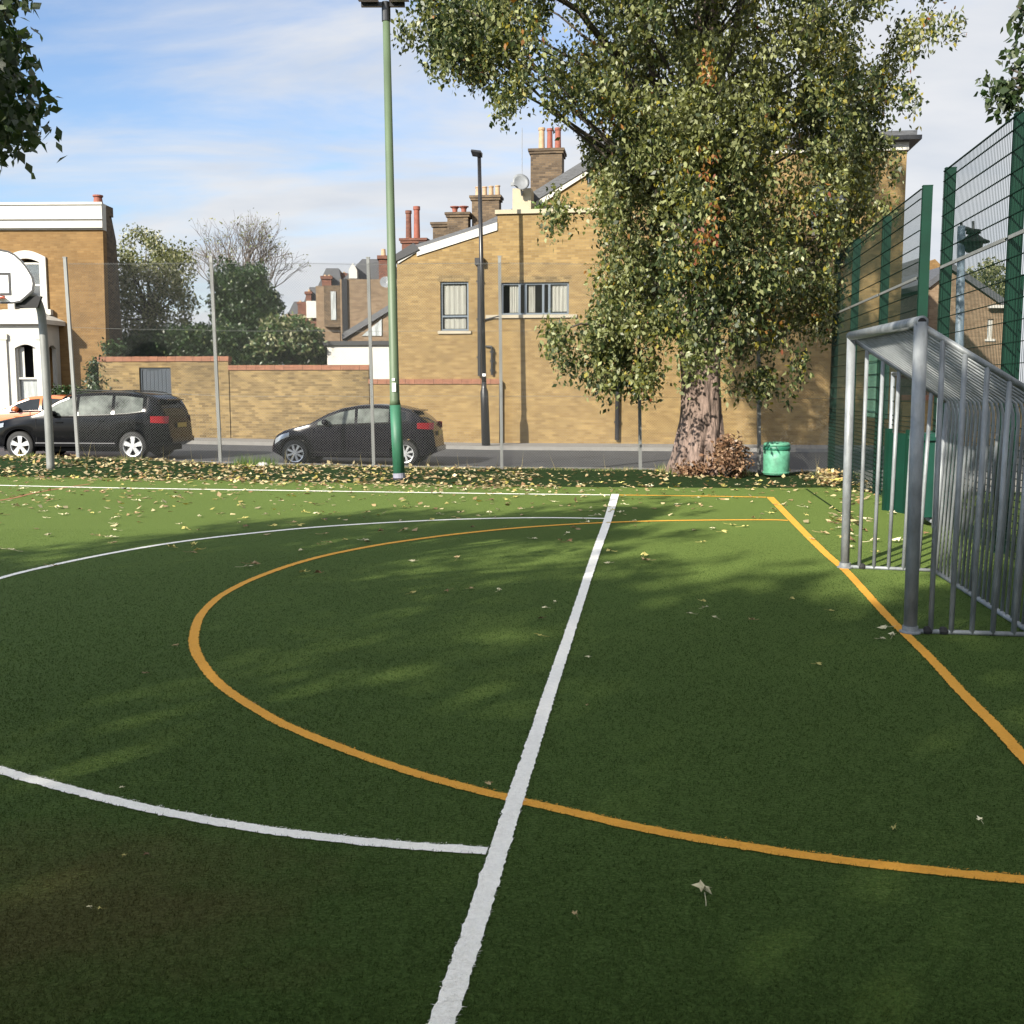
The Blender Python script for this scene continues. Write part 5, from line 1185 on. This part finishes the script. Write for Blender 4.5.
# tree whose branches enter at the top left
C = []
while len(C) < 150:
    py = random.uniform(-150, 118); r_ = interp([(-150, 10), (0, 26), (45, 14), (65, 26), (82, 40), (98, 34), (120, -8)], py); px = r_ - abs(random.gauss(0, 110))
    p = at(px, py, 7.0 + random.gauss(0, .5))
    if mnoise.noise(p * 1.1) < -.25: continue
    C.append(p[:])
C += cloud((-8.5, .6, 6.2), (3.2, 3.4, 1.9), 170, -.14, .45, 21.)
big_tree('plane_tree', 'dark leafy tree whose boughs hang into the top left corner', (-8.2, 1.0, 0), 5.5, C, 72, .26, .072, LD, [.5, .38, .12])
C = []
while len(C) < 60:
    p = at(random.uniform(1035, 1140), random.uniform(-160, 78), 12.2 + random.gauss(0, .5))
    if p.x > 5.9 + 0 and mnoise.noise(p * 1.1) > -.15: C.append(p[:])
C += [at(x + random.gauss(0, 3), y + random.gauss(0, 3), 12.2)[:] for x, y in ((994, 80), (1003, 86), (1012, 92), (1010, 78), (1016, 48), (1020, 5)) for _ in range(2)]
big_tree('roadside_tree', 'leafy tree just entering the top right corner above the green fence', (8.2, 12.4, 0), 5.0, C, 34, .22, .10, LD, [.35, .45, .2], .2)
SHADE = [((-12.6, -9.6, 8.4), (3.9, 3.4, 3.7), 360, 1.), ((-8.2, -10.6, 8.6), (4.1, 3.6, 3.8), 430, 5.), ((-17.0, -10.2, 8.2), (3.8, 3.4, 3.5), 260, 9.), ((-3.6, -10.8, 8.2), (3.9, 3.4, 3.6), 350, 13.), ((-12.2, -2.6, 8.0), (2.6, 2.4, 2.4), 130, 17.), ((6.8, -3.4, 8.6), (3.6, 3.2, 3.0), 200, 19.), ((-2.7, -2.7, 7.9), (2.0, 1.9, 2.1), 110, 23.)]  # crown right of the camera is unseen, added to cut sky light
for k, (c, rd, n_, sd) in enumerate(SHADE):
    where = ('left of the camera, its crown shading the centre of the pitch', 'behind the camera, shading the near right of the pitch', 'furthest left behind the camera, shading the near left', 'behind the camera to the right, shading the goal', 'nearest on the left out of frame', 'unseen right of the camera, added to block sky light over the near turf', 'smallest and nearest behind the camera')[k]
    big_tree('plane_tree', 'broad plane tree ' + where, (c[0], c[1], 0), c[2] - 1, cloud(c, rd, n_, -.34, .45, sd), 52, .6, .19, LD, [.4, .4, .2])

# ------------------------------------------------------------------ fallen leaves
def leaf_mesh(i):
    random.seed(100 + i); n_ = 5; pts = []
    m = MB(); k = 10; c = Vector((0, 0, .012)); lobes = [.5, .32, .46, .3, .36, .14, .36, .3, .46, .32]
    m.v.append(tuple(c))
    for q in range(k):
        a = 2 * math.pi * q / k; r_ = lobes[q] * random.uniform(.85, 1.12) * (.13 if q % 2 == 0 else .085); m.v.append((r_ * math.cos(a), r_ * math.sin(a) * .8, .006 + random.uniform(0, .028)))
    for q in range(k): m.f.append((0, 1 + q, 1 + (q + 1) % k)); m.m.append(0)
    m.tube([(-.02, 0, .012), (-.075, .008, .008), (-.115, .018, .012)], .0016, 4)
    return m
lm = []
tintmats = [mat('fallen_leaf_cream', (.56, .51, .33), .8, var=.2, scale=25, obj_rand=.25), mat('fallen_leaf_tan', (.33, .24, .12), .8, var=.25, scale=25, obj_rand=.3), mat('fallen_leaf_yellow', (.46, .40, .13), .8, var=.2, scale=25, obj_rand=.25), mat('fallen_leaf_brown', (.15, .085, .04), .8, var=.3, scale=25, obj_rand=.3)]
spots = [(703, 895, 1.25), (588, 659, .9), (145, 676, 1.), (893, 831, .6), (980, 822, .5), (575, 917, .4), (147, 857, .5), (124, 858, .4), (90, 910, .35), (488, 787, .8), (176, 648, .9), (413, 594, 1.), (471, 590, .9), (499, 592, .9), (447, 592, .9), (412, 563, .8), (545, 609, .9), (541, 620, .9), (539, 637, .9), (555, 603, .6), (403, 532, 1.), (690, 615, .8), (703, 603, .8), (705, 609, 1.), (715, 619, .8), (752, 622, .9), (792, 600, .8), (893, 637, 1.1), (884, 630, 1.1), (882, 641, .7), (831, 612, .7), (818, 666, .8), (248, 568, .9), (253, 566, .9), (303, 574, .8), (198, 552, .8), (192, 554, .7), (54, 568, .7), (274, 527, .9), (345, 541, .7), (365, 542, .8), (587, 707, .4), (255, 705, .4), (100, 911, .3), (122, 790, .5)]
random.seed(5)
while len(spots) < 284:
    px = random.uniform(-10, 860); py = 489 + abs(random.gauss(0, 1)) * 34
    if random.random() < .35: py = 482 + random.random() * 12
    if py > 700 or (px > 840 and py < 500): continue
    spots.append((px, py, random.uniform(.55, 1.0)))
for _ in range(14): spots.append((random.uniform(840, 930), random.uniform(512, 560), random.uniform(.8, 1.2)))
first = []
for i in range(8):
    o = leaf_mesh(i).build('fallen_leaf', tintmats[(0, 0, 1, 2, 0, 1, 3, 2)[i]], None); first.append(o)
random.seed(6)
for i, (px, py, s_) in enumerate(spots):
    src = first[(i * 5 + random.randrange(2)) % 8] if i >= 8 else first[i]
    o = src if i < 8 else src.copy()
    if i >= 8: COL.objects.link(o)
    p = gnd(px, py); o.location = (p.x, p.y, .008); s_ *= 1.1 if p.y > 9 else .62; o.scale = (s_, s_, s_ * random.uniform(.7, 1.4)); o.rotation_euler = (random.gauss(0, .12), random.gauss(0, .12), random.uniform(0, 6.28))
    tag(o, 'pale dry fallen leaf lying on the green turf', 'leaf', 'fallen leaves scattered on the pitch')
# leaf litter on the verge
def litter():
    n_ = 5000; P = []
    while len(P) < n_:
        i = random.random() * (cols - 1); px = float(np.interp(i, range(cols), pxs)); j = random.random()
        dens = (.55 + .45 * (j < .16) + .3 * (j > .8)) * (1 if px < 540 else .22 if px < 830 else .3)
        if px > 650 and px < 745 and j > .55: dens = 1
        if px > 805 and j > .45: dens = .9
        dens *= .45 + 1.1 * (mnoise.noise(Vector((i * .35, j * 4, 0))) + .35)
        if random.random() > dens: continue
        i0, j0 = int(i), int(j * rows); i0 = min(i0, cols - 2); j0 = min(j0, rows - 1)
        fi, fj = i - i0, j * rows - j0; p = (VERGE[j0, i0] * (1 - fi) + VERGE[j0, i0 + 1] * fi) * (1 - fj) + (VERGE[j0 + 1, i0] * (1 - fi) + VERGE[j0 + 1, i0 + 1] * fi) * fj
        P.append((p[0], p[1], p[2] + .012 + random.random() * .02))
    extra = []
    for _ in range(700):   # a fringe spilling on to the turf
        px = random.uniform(-60, 560); p = gnd(px, float(np.interp(px, [a for a, b in edge_px], [b for a, b in edge_px])) + abs(random.gauss(0, 2.2))); extra.append((p.x, p.y, .02))
    for _ in range(260): p = gnd(random.gauss(832, 8), random.gauss(481, 4)); extra.append((p.x, p.y, .03 + random.random() * .12))
    for _ in range(90): p = gnd(random.uniform(845, 880), random.uniform(480, 505)); extra.append((p.x, p.y, .02))
    for _ in range(60): p = gnd(random.gauss(845, 9), random.gauss(521, 3)); extra.append((p.x, p.y, .015))
    for _ in range(420): p = gnd(random.uniform(-40, 850), 488 + abs(random.gauss(0, 16))); extra.append((p.x, p.y, .012))
    P = np.array(P + extra); o = leaves('leaf_litter', P, 1, .01, .085, LF, None, [.5, .26, .14, .10], 0, 0, .75, flat=.75)
    tag(o, 'carpet of pale fallen leaves covering the verge under the fence', 'leaves', kind='stuff')
litter()
# rough grass and weeds at the fence foot
def weeds():
    P = []; H_ = []; mi = []
    for _ in range(9000):
        px = random.uniform(-60, 860); p = fpt(px, backz(px)); k = .4 + .9 * max(0, mnoise.noise(Vector((px * .02, 1, 0))) + .1)
        if 235 < px < 275: k = 1.9
        if 655 < px < 745: k = 1.5; p.y -= random.random() * .9; 
        P.append((p.x + random.gauss(0, .03), p.y + random.gauss(.05, .16), p.z - .02)); H_.append(.10 * k * random.uniform(.5, 1.6)); mi.append(0 if (235 < px < 275 or random.random() < .5) else 1)
        if random.random() < .012: H_[-1] = random.uniform(.25, .42); mi[-1] = 1
    P = np.array(P); H_ = np.array(H_)[:, None]; n_ = len(P); a = rng.random(n_) * 6.28; s = np.stack([np.cos(a), np.sin(a), 0 * a], 1) * .006
    tip = P + np.concatenate([rng.normal(0, .25, (n_, 2)) * H_, H_], 1)
    v = np.stack([P - s, P + s, tip], 1).reshape(-1, 3); o = quadmesh('rough_grass', v, n_, GB, np.array(mi), None, 3)
    tag(o, 'tufts of rough green and straw grass along the fence foot', 'grass', kind='stuff')
weeds()
p = fpt(264, 467); o = MB().lathe((p.x, p.y - .1, p.z - .02), [(.06, 0), (.12, .03), (.125, .08), (.09, .12), (.03, .135)], 12).build('stone', 'white_paint', None, smooth=True)
for v in o.data.vertices: v.co += Vector((mnoise.noise(v.co * 6), 0, mnoise.noise(v.co * 6 + Vector((3, 0, 0))))) * .03
tag(o, 'small pale stone in the weeds under the chain link fence', 'stone')
